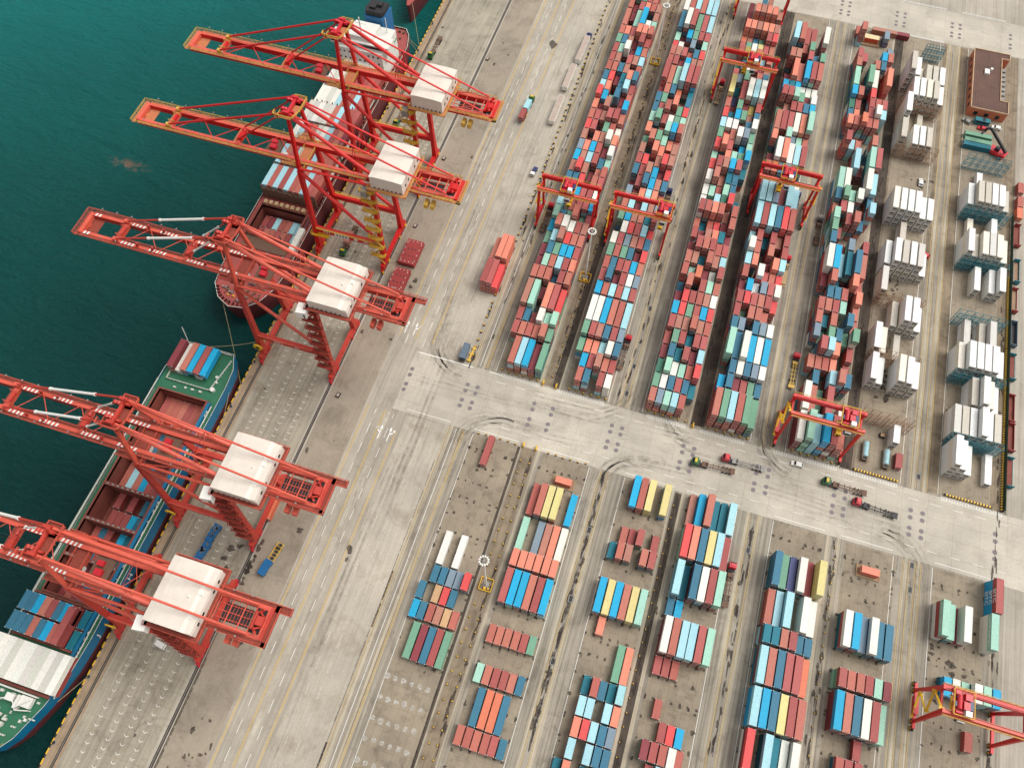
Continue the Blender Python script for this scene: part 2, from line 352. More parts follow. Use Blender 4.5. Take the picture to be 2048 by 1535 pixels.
struct('sand_patch', mb, M['dust'])
# oil and rubber stains where corners of boxes stand
mb = MB()
def blot(x, y, r): mb.disc(x, y, Z4+.035+rnd.random()*.004, r*rnd.uniform(.5,1.2), 9, 0, .45, r*rnd.uniform(.6,1.4))
for bi, x in enumerate(BX):
    for k in range(-6, 16):
        y = YR+PY*k
        if bi == 0 and y < 24: continue
        for i in range(7):
            if rnd.random() < .75: blot(x-.2+2.85*i+rnd.uniform(-.15,.15), y-.3+rnd.uniform(-.3,.3), .55)
            if rnd.random() < .35: blot(x-.2+2.85*i+rnd.uniform(-.5,.5), y-1.3+rnd.uniform(-1,1), .5)
for _ in range(34):
    x = rnd.choice([0,0,0,0,1,1,2])
    X = (rnd.uniform(35.5,49.5), rnd.uniform(5,32), rnd.uniform(68,290))[x]; Y = rnd.uniform(-35, 390)
    if x == 2 and 112 < Y < 144 and rnd.random() < .8: continue
    blot(X, Y, rnd.uniform(.25,.8) if x else rnd.uniform(.3,1.1))
for X, Y, r in ((46.6,58.6,1.6),(36.5,88,1.3),(43.5,16.5,1.4),(64,330,2.6),(48.5,172.8,1.3),(47.5,169.5,.9),(66.5,57.5,1.2),(67,54,1.0),(28,38,1.6),(26,45,1.4),(24.8,41,1.0),(29,47,1.2)): blot(X, Y, r)
for x0, y0, n, sx, sy in ((27,30,26,2.4,7),(35.4,40,22,.6,12),(44,-16,12,5,9),(250,292,10,5,6),(275,220,34,5,5),(243,185,24,3,12),(242,230,16,3,10),(270,170,16,2,8),(275,80,14,6,8)):
    for _ in range(n): blot(x0+rnd.gauss(0,1)*sx*.6, y0+rnd.gauss(0,1)*sy*.6, rnd.uniform(.3,1.2))
for x0, y0, y1, sx, n in ((146.3,15,112,.7,90),(202.8,-20,108,.8,70),(118.3,-10,110,.6,40),(88,145,380,1.2,40),(117.5,145,385,1.3,90),(232,145,390,1.4,120),(145,145,390,1.6,80),(174.5,145,390,1.2,60),(83.5,140,380,.7,60),(174.6,-30,112,.9,60),(232,-30,112,1.2,60),(287.5,-20,240,1.0,90)):
    for _ in range(n): mb.disc(x0+rnd.gauss(0,1)*sx*.6, rnd.uniform(y0,y1), Z4+.035+rnd.random()*.004, rnd.uniform(.12,.55), 9, 0, .4, rnd.uniform(.5,3.2))
# drain channels
for X, Y0, Y1, wd in ((83.9,-30,95,.22),(83.9,-20,-2,.6),(84.2,35,52,.5),(35.3,-30,8,.35),(112.3,-40,38,.55)):
    y = Y0
    while y < Y1:
        h = rnd.uniform(2,6); mb.sheet(X-wd*rnd.uniform(.3,.6), X+wd*rnd.uniform(.3,.6), y, y+h, Z4+.03); y += h*rnd.uniform(.8,1.3)
struct('ground_stain', mb, M['stain'])
mb = MB()
def track(pts, wd=.28, gap=2.0):
    for sd in (-1, 1):
        pr = None
        for i in range(len(pts)-1):
            d_ = (Vector(pts[i+1])-Vector(pts[i])).normalized(); n_ = Vector((-d_.y, d_.x)); o = Vector(pts[i])+n_*sd*gap/2
            a, b_ = o-n_*wd/2, o+n_*wd/2
            if pr: mb.add([(*pr[0],TZ),(*pr[1],TZ),(*b_,TZ),(*a,TZ)], [(0,1,2,3)])
            pr = (a, b_)
def arc(cx, cy, r, a0, a1, ext=12):
    pts = [(cx+r*math.cos(R_(a0+(a1-a0)*i/16)), cy+r*math.sin(R_(a0+(a1-a0)*i/16))) for i in range(17)]
    d0 = Vector(pts[1])-Vector(pts[0]); d1 = Vector(pts[-1])-Vector(pts[-2]); s0 = Vector(pts[0])-d0.normalized()*ext; s1 = Vector(pts[-1])+d1.normalized()*ext
    return [tuple(s0)]+pts+[tuple(s1)]
TZ = Z4+.012
for cx, cy, sx, sy in ((160,108,-1,1),(175,148,-1,-1),(104,108,-1,1),(133,149,1,-1),(215,148,-1,-1),(248,108,1,1),(80,150,-1,-1)):
    for j in range(9):
        r = rnd.uniform(12,17); TZ = Z4+.004+rnd.random()*.02
        a0, a1 = ((90,180) if sx < 0 else (0,90)) if sy > 0 else ((180,270) if sx < 0 else (270,360)); track(arc(cx+rnd.uniform(-2,3), cy+rnd.uniform(-2,2), r, a0, a1, rnd.uniform(4,26)), rnd.uniform(.4,1.1))
for j in range(14):
    y = rnd.uniform(117,139); x = rnd.uniform(60,240); L_ = rnd.uniform(20,80); TZ = Z4+.004+rnd.random()*.02
    track([(x+L_*i/12, y+math.sin(i*.35+j)*.8) for i in range(13)], rnd.uniform(.4,1.0))
for j in range(30):
    x, y = rnd.uniform(8,48), rnd.uniform(-30,330); r = rnd.uniform(9,22); TZ = Z4+.004+rnd.random()*.02; a0 = rnd.choice((0,90,180,270)); track(arc(x, y, r, a0, a0+rnd.uniform(40,120), 10), rnd.uniform(.4,.9))
for j in range(60):
    x = rnd.choice((8.5,14,19.3,24.4,29.3,53,57,61.5,69,73.5,79))+rnd.uniform(-.7,.7); y = rnd.uniform(-60,300); L_ = rnd.uniform(20,90); TZ = Z4+.004+rnd.random()*.02
    track([(x+math.sin(i*.4+j)*.25, y+L_*i/12) for i in range(13)], rnd.uniform(.5,1.1))
mt_ = paint('tyre_mark', (84,76,68), .9, .2, 0, 1); t_ = mt_.node_tree; t_.links.new(ramp(t_, noise(t_, pos(t_), .3, 6, .7), [(.35, 0), (.7, .13)]), t_.nodes['Principled BSDF'].inputs['Alpha'])
struct('tyre_track', mb, mt_)
# yellow and black dashes on the cope
mb = MB(); mb2 = MB(); y = -45
while y < 420:
    mb.boxa(.02, .42, y, y+1.9, .02, .2); mb2.boxa(.02, .42, y+1.9, y+3.1, .02, .18); y += 3.1
e = empty('quay_kerb'); tag(e, 'yellow and black kerb running along the very edge of the quay', 'kerb')
mb.build('yellow_band', M['yel'], e); mb2.build('black_band', M['dark'], e)
# ------------------------------------------------------------------ containers
COL = dict(r=(158,72,60), R=(206,58,56), k=(116,38,44), o=(214,114,88), O=(200,98,66), n=(160,98,80), a=(186,142,96), y=(206,190,116), d=(150,128,58),  # k: some maroon boxes, mostly red ones with shade painted into the colour
           g=(92,142,112), G=(42,98,76), m=(142,194,170), b=(34,94,120), B=(0,146,194), c=(146,198,208), u=(190,188,176), t=(0,94,112), s=(104,124,138), w=(220,218,206), v=(50,56,100))
RV = [(158,72,60),(150,64,58),(168,84,68),(146,58,54),(162,70,66),(172,92,74)]
NAME = dict(r='rust red', R='bright red', k='shade-dark maroon', o='peach orange', O='vivid orange', n='faded brown', a='tan', y='pale yellow', d='olive yellow', g='green', G='dark green',
            m='mint green', b='blue', B='bright blue', c='pale blue', t='dark teal', u='light grey', s='slate grey', w='white', v='navy')
ORD = ['zeroth','first','second','third','fourth','fifth','sixth','seventh','eighth','ninth','tenth','eleventh','twelfth','thirteenth','fourteenth','fifteenth','sixteenth',
       'seventeenth','eighteenth','nineteenth','twentieth','twenty-first','twenty-second','twenty-third','twenty-fourth','twenty-fifth','twenty-sixth','twenty-seventh',
       'twenty-eighth','twenty-ninth','thirtieth','thirty-first','thirty-second','thirty-third','thirty-fourth','thirty-fifth','thirty-sixth']
def cont_geo(L, H):
    """body template: frame, recessed side and roof panels, corner castings"""
    W = 2.44; mb = MB(); i = .04
    mb.boxa(i, W-i, i, L-i, .12, H-.03)
    for x0, x1 in ((0, .12), (W-.12, W)):
        mb.boxa(x0, x1, 0, L, 0, .16); mb.boxa(x0, x1, 0, L, H-.1, H)
        for y0, y1 in ((0, .15), (L-.15, L)): mb.boxa(x0, x1, y0, y1, .16, H-.1)
    for y0, y1 in ((0, .12), (L-.12, L)): mb.boxa(.12, W-.12, y0, y1, H-.1, H-.002); mb.boxa(.12, W-.12, y0, y1, 0, .16)
    for x0, x1 in ((-.015, .2), (W-.2, W+.015)):
        for y0, y1 in ((-.015, .2), (L-.2, L+.015)):
            mb.boxa(x0, x1, y0, y1, H-.14, H+.015, 1)
    return mb
def door_geo(H):
    mb = MB(); W = 2.44
    for x0 in (.14, 1.24): mb.boxa(x0, x0+1.06, -.03, .035, .18, H-.14)
    for x in (.42, .88, 1.56, 2.02): mb.boxa(x-.03, x+.03, -.075, -.03, .14, H-.1, 1)
    for z in (.9, 1.35): mb.boxa(.2, 2.24, -.06, -.032, z-.03, z+.03, 1)
    return mb
L20, L40 = 6.06, 12.19
GEO = {(L, H): cont_geo(L, H) for L in (L20, L40) for H in (2.6, 2.9)}
DOOR = {H: door_geo(H) for H in (2.6, 2.9)}
MESH = {}
def cmesh(L, H):
    if (L, H) not in MESH:
        o = GEO[(L, H)].build('shipping_container', [M['cont'], M['cast']]); d_ = DOOR[H].build('doors', [M['cont'], M['cast']])
        MESH[(L, H)] = (o.data, d_.data); bpy.data.objects.remove(o); bpy.data.objects.remove(d_)
    return MESH[(L, H)]
POOL = []      # every box: dict
def jit(c, s=.07):
    if tuple(c) == (158,72,60): c = rnd.choice(RV)
    k = 1+rnd.uniform(-s, s); return tuple(min(1, max(0, v*k*(1+rnd.uniform(-s*.4, s*.4)))) for v in lin(c))
FILL = 'rrrrrrrkkbbtggsomwcRB'
def stack(x, y, L, cols, z0=0, H=2.6, where=None, top=True):
    """cols bottom..top"""
    for i, c in enumerate(cols):
        POOL.append(dict(x=x+rnd.uniform(-.06,.06), y=y+rnd.uniform(-.08,.08), z=z0+i*H+.05, L=L, H=H, c=c, top=(i == len(cols)-1), where=where, n=len(cols), i=i))
def cover(grid_h, h, i): return True
def block(rows, x0, y0, pitch, name, px=2.85, explicit=None):
    explicit = explicit or {}
    rows = [[(tk[0]+{'1':'2','2':'3'}.get(tk[1], tk[1])+tk[2:] if len(tk) > 1 and not name.startswith('fifth') and k_ > 1 else tk) for tk in r.split()] for k_, r in enumerate(rows)]; hs = {}
    for k, r in enumerate(rows):
        for i, tk in enumerate(r):
            if tk in ('_', '.'): continue
            hs[(k, i)] = int(tk[1])
            if 'L' in tk: hs[(k+1, i)] = int(tk[1])
    for k, r in enumerate(rows):
        ci = 0
        for i, tk in enumerate(r):
            if tk == '_' or tk == '.':
                continue
            ci += 1
            n = int(tk[1]); L = L40 if 'L' in tk else L20
            cols = [rnd.choice(FILL) for _ in range(n-1)]+[tk[0]]
            if n > 1 and rnd.random() < .45: cols[-2] = tk[0]
            if (k, i) in explicit: cols = (['r']*n+list(explicit[(k, i)]))[-n:]
            ke = k+(1 if 'L' in tk else 0)
            mn = min(hs.get((k-1, i), 0), hs.get((ke+1, i), 0), hs.get((k, i-1), 0), hs.get((k, i+1), 0))
            lo = min(mn, n-1)
            x = x0+px*i; y = y0+pitch*k
            for j in range(lo, n):
                POOL.append(dict(x=x+rnd.uniform(-.06,.06), y=y+rnd.uniform(-.09,.09), z=j*2.6+.06, L=L, H=2.6, c=cols[j], top=(j == n-1), n=n, i=j,
                                 where='%s of %s row of %s' % (ORD[ci], ORD[min(36, k+1)], name)))
U1 = ['_ r3L c3L B3L k2L g3L', '. . . . . .', 'r3 r3 r3 r3 r4 g3', 'r3 b2 r1 w4 m3 m4', 'n4L m4L _ o4L r4L R3L', '. . k1 . . .', 'r4 r4 r4 b1 r4 r4',
      'k2 m4 r4 c4 r4 o4', 'k3 b4 g4 B4 B4 r4', 'g3 c4 n5 R4 r4 r4', 'B3 r5 w5 w4 r4 n4', 'm4 b3 g3 r5 g1 k3', 'c4 _ r3 r4 r4 B4', '_ _ B4 r4 r4 w4', 'b4 b4 R4 _ r4 r4',
      'n4 R5 n4 k1 r3 r4', 'B4 n4 c4 r4 b3 m3', 's4 o4 B4 r4 k3 w4', 'n4 k1 o4 n4 w5 o4', 'R4 r4 k1 g4 r4 w3', 'r4 r4 n4 r5 r5 r4', 'o4 k3 n5 _ r3 B5', 'R5 B4 m2 b5 k3 r4',
      'c4 o4 _ b4 c5 r4', 'b4 R4 k2 t4 o5 b5', 'r4 r4 b4 n4 k3 r4', 'r4 n4 _ r4 n4 c4', 'r4 m4 w5 k2 B4 r4', 'g4 b4 n4 k2 r5 r4', 'r4 o4 r4 o5 o5 r5', 'r4L _ m4L B5L w4 m4', '. k3 . . _ n4',
      'r4 k3 r4 o4 r4 n4', 'r4 B5 g4 r4 r4 _', 'k3 r3 r4 g4 r4 _', 'r3 r3 b4 r4 r3 _']
U2 = ['_ r3 b3 _ r3 w3', '_ B3 r3 n4 r3 r3', 'g2 o3 o3 c3 w4 b4', 'g4 r4 n4 b4 r4 s4', 'w4L w4L B4L r4L r4L c4L', '. . . . . .', 'B4 r4 c4 r4 c4 r4', 'r4 b5 k3 r4 w4 s4', 'r4 b4 r4 r4 B4 r4',
      'g4 r4 g4 b4 k3 R4', 'w4 r4 s4 n4 r4 b4', '_ w4 R4 r4 c4 R3', 'g4 B4 n4 r4 t4 r5', 'r4 c4 k2 c4 n4 s4', 's4 k3 o4 c4 o4 r3', 'k1 r4 b5 B4 n4 b4', 'b4 r4 n5 B4 k3 R4', 'r4 R4 k1 n4 R5 n5',
      'n4 t1 o5 o4 k1 n5', 'g2 r5 g5 m4 o3 r3', 'o4 k1 r3 m5 B5 r5', 'm4 g5 r4 w4 g4 m4', 'b4 r4 r5 k1 g4 R4', 'b4 g4 b1 o4 k1 b4', 'k2 r4 b4 O3 _ t3', 'r5L r4L m4L c5L r5L r5L', '. . . . . .',
      'r4 r4 k2 B4 n4 n4', 'r4 n4 r4 r3 b4 R4', 'R3 w3 k1 s4 k1 m4', 'm3 k1 B4 g4 r4 r4', 'b4L w5L r5L g4L r4L c4L', '. . . . . .', 'w4L r4L c4L r4L c4L c4L', '. . . . . .', '_ r3 g3 r4 o3 d3']
U3 = ['r3 s3 m3 c3 r3 _', 'g3 w3 b3 r3 b3 t2', 'G3 m4 w3 m3 r3 R4', 'k2 b4 t3 r4 k2 c4', 'r3 g4 r4 t2 r4 r4', 'r4 n4 n4 r5 n4 r4', 'B4 R4 g4 r4 B4 R4', 'k3 R4 r4 r4 n4 w4', 'b1 r5 _ r4 m4 r4', 'r4 m3 O4 k2 w3 r5',
      'r4 n4 t2 r5 n4 c4', 'k3 r5 r5 r5 r4 r4', 'r4 k3 n4 o4 t4 k2', 'r3 t1 r3 R3 k2 r5', 'r5 r5 o5 r5 n3 r5', 'w3 t1 c4 G4 R5 t2', 'w3 m3 r3 m4 b4 _', 'w4 r5 n3 t4 b4 _', 'R4 r5 n5 B5 r5 t2',
      'm3 k1 o4 m4 g4 B5', 'R4 o5 r4 k1 B3 m4', 'g4 R2 r4 w5 s5 g4', 'c4 w4 w4 k3 b4 w5', 'R4 t3 B4 g4 n3 b4', 'r4 k1 g4 k3 d2 r4', 'y5L v1 r4L w5L c5L w5L', '. t1 . . . .', 'r4 s3 g4 k3 r4 b4',
      'G3 b4 w4 r4 k3 n2', 'r5 d5 y4 r5 c3 r4', 'r4 g4 w4 y4 r4 r4', 'O3 n3 b3 g3 r5 R5', 'o5 o5 n5 o5 o5 n5', '_ _ _ _ _ _', 'k3L o5 n5 o5 o5 n4', '. _ _ _ _ _', '_ _ b3 n3 _ _']
X3 = {(32,0):'OOOOo', (32,1):'OkOOo', (32,2):'bOkkn', (32,3):'kkOOo', (32,4):'rkOOo', (34,1):'kOOOo', (34,2):'OkkOn', (34,3):'OOOOo', (34,4):'OOOOo'}
U4 = ['r4L g4L c4L r4L g4L g3L', '. . . . . .', 'B3 b4 k2 r3 g3 b3', '_ b4 w4 b4 s4 w4', 'm5L b4L w5L B4L w4L B4L', '. . . . . .', 'b4 s4 _ b4 s4 w4', 'r4 g1 r4 r4 r3 _', 'r4 R4 r4 r4 r4 R3', 'k2 B4 w3 s4 r4 w4',
      'r4 _ w5 r3 r3 R3', 'c4 o4 _ k1 o4 c4', 'w5 r4 _ r4 _ r4', 'c3 r4 t1 r4 n3 r4', 'c5L r5L c5L b5L R5L r5L', '. . . . . .', 'c5L c5L s5L k4L c5L c4L', '. . . . . .', 'r3 n3 w3 r3 b3 w3', 'r4 O4 b4 B4 _ _',
      'k2 w5L o5L w4L c4L r4L', '_ . . . . .', 'o4 t1 m5 s3 m3 r3', 'r4L r4L r4L w4L o4L m5L', '. . . . . .', 'g1 n3 r4 r4 b4 B4', 'r5 r5 m5 g4 k2 w4', 'B4 t4 B4 w2 w2 w2', 'k3 o5L r4L B5L r5L r5L', '_ . . . . .',
      'r5 n5 _ r5 b4 g5', '_ _ r4 g5 _ _', 'c5L r5L r4L r4L _ w5L', '. . . . _ .']
U5 = ['w4L m5L c4L B5L r5L r4L', '. . . . . .', 'w4L r3L g2L r4L _ w3', '. . . . _ _', '_ b3 _ c4 r5 b4', 'r3 r3 r3 o3 _ r2', '_ r5 c5 o4 _ r3', 's4 g2 g4 b4 g3 g5', 'r4 t3 r4 _ b5 r3', 'r4 r4 r4 m4 _ r3',
      '_ b4 b4 r4 _ o4', 'k3 r5 t2 _ o5 r3', 'w5L B5L c3L t4L b5L r4L', '. . . . . .', 'b5 _ r2 s4 _ r4', 'g5 r3 _ _ _ _', 'm5 _ r4 r5 b3 _', 'r3 r4 w4 _ k2 c5', 'b4 g5 m4 w5 _ b3', 'm4L w4L _ _ w5L c4L', '. . _ _ . .',
      '_ _ c4L k2 m5L r5L', '_ _ . _ . .', 'r5 c3 r3 _ r5 _', '_ _ _ _ _ _', 'o4 r4 O5 r4 r4 _', 'b3 o3 _ r4 w5 c4', 'G3 r3 _ r4 r4 r4', 'B4 r4 _ R4 _ _', 'm4L _ g5L w4L _ o5L', '. _ . . _ .', 'r4 _ _ r4 b4 r3', 'r4 r3 _ _ B4 r4',
      '_ _ _ _ _ s3', '_ _ _ _ _ _', 'r4 _ _ _ _ _']
UY, UP = 143.7, 6.615
for rows, x0, nm, ex in ((U1, 95.6, 'first upper block', {(0,1):'rcr',(0,2):'rrc',(0,3):'wrB',(0,4):'rk',(0,5):'gbg'}), (U2, BX[1], 'second upper block', {(0,1):'crr',(0,2):'rcb',(0,4):'crr',(0,5):'www'}), (U3, BX[2], 'third upper block', X3),
                         (U4, BX[3], 'fourth upper block', {(0,0):'rrrr',(0,1):'krGg',(0,2):'rrrc',(0,3):'wrrr',(0,4):'krrg',(0,5):'tGg'}), (U5, BX[4], 'fifth upper block', {(0,0):'kkkw',(0,1):'mgmGm',(0,2):'cccc',(0,3):'tBrBB',(0,4):'rwkrr',(0,5):'mkrr'})):
    block(rows, x0, UY, UP, nm, 2.83 if x0 == 95.6 else 2.85, ex)
def lower(bi, k, toks, nm=None, dx=0, dy=0):
    x0 = BX[bi]+dx; ci = 0
    tk = toks.split(); nm = nm or ORD[bi+1]+' lower block'
    for i, t_ in enumerate(tk):
        if t_ == '_': continue
        ci += 1; n = int(t_[1]); L = L40 if 'L' in t_ else L20
        cs = t_.split(':')[1] if ':' in t_ else None
        cols = list(cs) if cs else [rnd.choice('rrbctgmk') for _ in range(n-1)]+[t_[0]]
        for j in range(n):
            POOL.append(dict(x=x0+2.85*i+rnd.uniform(-.07,.07), y=YR+PY*k+dy+rnd.uniform(-.1,.1), z=j*2.6+.07, L=L, H=2.6, c=cols[j], top=(j == n-1), n=n, i=j,
                             where='%s of row %s of %s' % (ORD[ci], ['nought','one','two','three','four','five','six','seven','eight','nine','ten','eleven','twelve','thirteen','fourteen','fifteen'][max(0,k)+1], nm)))
LOW = [(0,14,'_ _ r1L'), (0,8,'_ w1L _ w1L'), (0,7,'_ b1 b1 s1 s1 R2:tR'), (0,6,'b1 _ a1 R1 b1'), (0,5,'B1 b1 r1 n1 a1 r1'), (0,3,'_ g1L k1L b1L r1L g1L'),
       (1,12,'r1L r2L y2L y2L _ B1L'), (1,10,'m1L _ s1L n1L o1L w1L'), (1,9,'o2 o2 o2 o2 o2 o2'), (1,7,'r2L:tr B2L:mB B2L:rB r2L:tr r2L:mr B2L:cB'), (1,5,'r1 r1 r1 r1 r1 g1'), (1,3,'m1 r1 r1 r1 r1 b1'),
       (1,1,'_ b1L O1L O1L b1L'), (1,0,'r1 r1 r1 r1 r1 b1'),
       (2,14,'_ B2L:kB r2L:rr y2L:yy _ y2L:By'), (2,12,'_ r1 r1 r2 _ r1'), (2,11,'t1 r2:rr n2:tn _ r2:br r2:br'), (2,8,'B2L:rB y2L:yy B2L:BB r2L:tr y2L:yy m2L:mm'), (2,7,'_ o1'), (2,5,'_ _ _ _ g1L o1L'),
       (2,4,'_ t1 r2 b1 t1 c2'), (2,3,'_ c2 c2 _ c2 o2'), (2,2,'_ o2 R2 c2 b2 s2'), (2,1,'_ c2 _ c2 b2 b2'), (2,0,'t1 o2 _ t1 r2 b2'), (2,-1,'r2 b2 r1 t2 _ r2'),
       (3,14,'n1L B2L:BB r3L:rrr t1L t1L c2L:cc'), (3,12,'R3L o3L b3L:cbb y3L c3L r2L'), (3,10,'c3L:cbc t1L b3L:rkb w3L r3L m3L:rmm'), (3,9,'b1 B1'), (3,7,'w3L:kkw r3L:rrr c3L:rcc c3L:rmc r3L:rkr m3L:rmm'), (3,6,'r1 r1 r1'), (3,4,'_ r1'), (3,3,'_ _ r1 R1 B1'),
       (3,2,'k2 r2 r2 w2 r1',None,1.2), (3,1,'_ r1 c2 r2',None,1.2), (3,-1,'r1L b1L _ c1L'),
       (4,12,'b3L:tbb g2L v2L w3L r2L y4L:dyyy'), (4,10,'r2L c2L c3L:ccc _ w3L:www w2L'), (4,9,'t3 t3 r3 r3 b2 b2'), (4,7,'c3L:tkc r3L b3L r3L r3L O2L'), (4,5,'c3L:BBc B3L b3L y3L r3L r3L'), (4,3,'R3L:wkR _ c3L:ttc t2L w2L w3L:www'), (4,1,'r2L _ b2L m2L w2L'),
       (5,10,'w3L:trw B3L:krB s2L w3L:tbw b2L b2L'), (5,8,'r3 r3 r3 r3 m3 k3'), (5,6,'B3L:kkB r3L:krr b3L:tkb w3L:kbw r3L:trr m2L'), (5,5,'_ _ _ r1'), (5,4,'_ r2 r2 r2'), (5,3,'r2 _ c2 r2 b2'),
       (6,14,'_ _ _ _ _ _ r3L:BBr',None,0,-.3), (6,12,'m3L:wrm m2L:tm k1L'), (6,9,'_ B2 w2 m2 w3 m3 B3',None,0,1.5), (6,7,'_ _ _ _ r1')]
for e_ in LOW: lower(*e_)
for x, cols in ((274.5,'kww'),(283.1,'wwm')): stack(x, 88.3, L40, cols, where='right half of row thirteen of seventh lower block' if x < 280 else 'far right of row thirteen of seventh lower block')
for (x, y, cols, wh) in ((76.1,176.4,'rrr','left front of the quayside stack'),(78.7,176.3,'rrr','middle front of the quayside stack'),(81.0,176.4,'RR','right front of the quayside stack'),
                    (75.9,189.4,'rr','far left back of the quayside stack'),(78.4,190.2,'ooo','middle back of the quayside stack'),(81.0,190.0,'ooo','right back of the quayside stack')):
    stack(x, y, L40, cols, where=wh)
for i, (x, y) in enumerate(((290.9,298.5),(290.8,290.2),(290.7,283.5))): stack(x, y, L20, 'rrO'[i], where='%s along the fence by the right road' % ORD[i+1])
stack(33.0, 58.5, L40, 'O', where='ground under the fourth quay crane')
for x, y, c_, wh in ((221.8,379,'r','yellow kiosk row by the top road'),): stack(x+2, y, L20, c_, where=wh)
# ------- ship cargo
def cargo(x0, y0, z, L, toks, nm, px=2.5, dn=0, cols=None):
    ci = 0
    for i, tk in enumerate(toks.split()):
        if tk == '_': continue
        ci += 1; n = int(tk[1]) if len(tk) > 1 else 1
        for j in range(n):
            cc = tk[0] if j == n-1 else rnd.choice('rrkbw')
            POOL.append(dict(x=x0+px*i, y=y0, z=z-2.6*(n-1-j)-2.6, L=L, H=2.6, c=cc, top=(j == n-1), n=n, i=j, where='%s box of %s' % (ORD[ci], nm)))
SA, SB = 'red ship', 'blue ship'
cargo(-24.6, 100.4, 12.0, L40, 'k2 _ r1 B1 r2 B1 _', 'stern stack of '+SB, 2.75)
cargo(-21.9, 100.4, 9.6, L40, 'w1 _ _', 'stern deck of '+SB, 2.75); cargo(-19.2, 100.4, 9.4, L20, 'B1', 'low stern row of '+SB, 2.75)
cargo(-23.6, 79.6, 2.0, L40, 'r r r r r r r B', 'last hold of '+SB, 2.5)
cargo(-23.6, 53.0, 1.0, L40, 'r c r B r r B b', 'middle hold of '+SB, 2.5)
cargo(-23.6, 66.2, 0.5, L40, 'r r b r c r r B', 'fourth hold of '+SB, 2.5)
cargo(-21.0, 46.0, 1.5, L20, 'r _ r _ b _ r', 'rear of open hold, '+SB, 2.6); cargo(-21.0, 39.4, 0.5, L20, 'r r r B b t', 'front of open hold, '+SB, 2.6)
cargo(-23.6, 25.9, 0.5, L40, 'r b r _ B t r r', 'hold under lowest crane, '+SB, 2.5); cargo(-23.6, 12.4, 0.5, L40, 'k r k b k r t r', 'forward hold, '+SB, 2.5)
cargo(-27.0, 4.4, 12.3, L20, 'b3 b2 B2 r2 r2 b2 B2 r2', 'back coloured deck row, '+SB, 2.5); cargo(-27.2, -2.4, 12.3, L20, 'b3 b2 b2 r2 b2 B2 r2 r2', 'front coloured deck row, '+SB, 2.5)
cargo(-9.5, -2.4, 14.2, L40, 'r2', 'raised beside coloured rows, '+SB, 2.5)
cargo(-6.5, 4.4, 9.2, L20, 't1', 'low back step, '+SB); cargo(-6.5, -2.4, 9.2, L20, 't1', 'low front step, '+SB)
cargo(-28.4, -16.2, 12.2, L40, 'w2 w2 w2 u2 w2 w2 u2 u2 w2 u2 w2', 'white deck row, '+SB, 2.46)
cargo(-27.3, 191.0, 14.5, L40, 'c3 r3 c3 r3 c3 r3 r3 c3 r3 r3', 'tall front row, '+SA, 2.5)
cargo(-27.3, 204.4, 14.5, L40, 'c3 r3 r3 c3 r3 r3 c3 r3 r3 r3', 'second tall row, '+SA, 2.5)
cargo(-27.3, 217.8, 14.5, L40, 'w3 c3 r3 r3 u3 w3 c3 r3 r3 k3', 'third tall row, '+SA, 2.5)
cargo(-27.3, 231.2, 14.5, L40, 'u3 u3 w3 u3 u3 r3 c3 r3 r3 r3', 'fourth tall row, '+SA, 2.5)
cargo(-27.3, 244.6, 12.5, L40, 'w2 w2 u2 w2 c2 r2 r2 c2 r2 r2', 'fifth row, '+SA, 2.5); cargo(-27.3, 258, 12.5, L40, 'w2 u2 w2 c2 r2 r2 k2 r2 r2 r2', 'row before the bridge, '+SA, 2.5)
cargo(-24.2, 170.6, 4.0, L20, 'r1 r1 r1 r1 r1 r1 c1', 'front row of open hold, '+SA, 2.6); cargo(-24.2, 177.0, 4.0, L20, 'r2 k1 c2 r1 r1 c1 c1', 'back row of open hold, '+SA, 2.6)
cargo(-4.6, 165.5, 9.5, L40, 'w1', 'beside the hold, '+SA); cargo(-24.6, 161.3, 6.5, L20, 'c1 r1 c1 r1 r1 r1 r1 r1', 'forward deck row, '+SA, 2.5)
cargo(-24.6, 154.7, 6.5, L20, 'r1 r1 r1 c1 r1 r1 r1', 'second deck row, '+SA, 2.5); cargo(-22, 147.9, 6.5, L20, 'r1 r1 r1 r1 r1 r1', 'foremost deck row, '+SA, 2.5)
# ------- choose the 300 that show largest
def size_on_screen(b_):
    u, v = project((b_['x']+1.2, b_['y']+b_['L']/2, b_['z']+b_['H']))
    if not (-10 < u < 2058 and -10 < v < 1545): return -1
    dd = 280-b_['z']; r2 = dd*dd+b_['y']**2+(b_['x']-143)**2
    return b_['L']*(2.44 if b_['top'] else .05)/r2
for b_ in POOL: b_['s'] = size_on_screen(b_)
POOL = [b_ for b_ in POOL if b_['s'] > 0 or b_['i'] >= 0]
order = sorted(range(len(POOL)), key=lambda i: -POOL[i]['s'])
sel = set(i for i in order[:300])
ntop = 0; SITC = []
for i in sorted(sel):
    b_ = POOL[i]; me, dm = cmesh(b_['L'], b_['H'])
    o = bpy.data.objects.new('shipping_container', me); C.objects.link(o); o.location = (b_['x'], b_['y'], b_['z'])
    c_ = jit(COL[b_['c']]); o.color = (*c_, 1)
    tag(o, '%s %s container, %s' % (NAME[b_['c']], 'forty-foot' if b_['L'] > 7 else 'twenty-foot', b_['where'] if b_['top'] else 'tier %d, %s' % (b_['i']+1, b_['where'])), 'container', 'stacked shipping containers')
    dr = bpy.data.objects.new('doors', dm); C.objects.link(dr); dr.parent = o; dr.color = (*c_, 1); b_['o'] = o
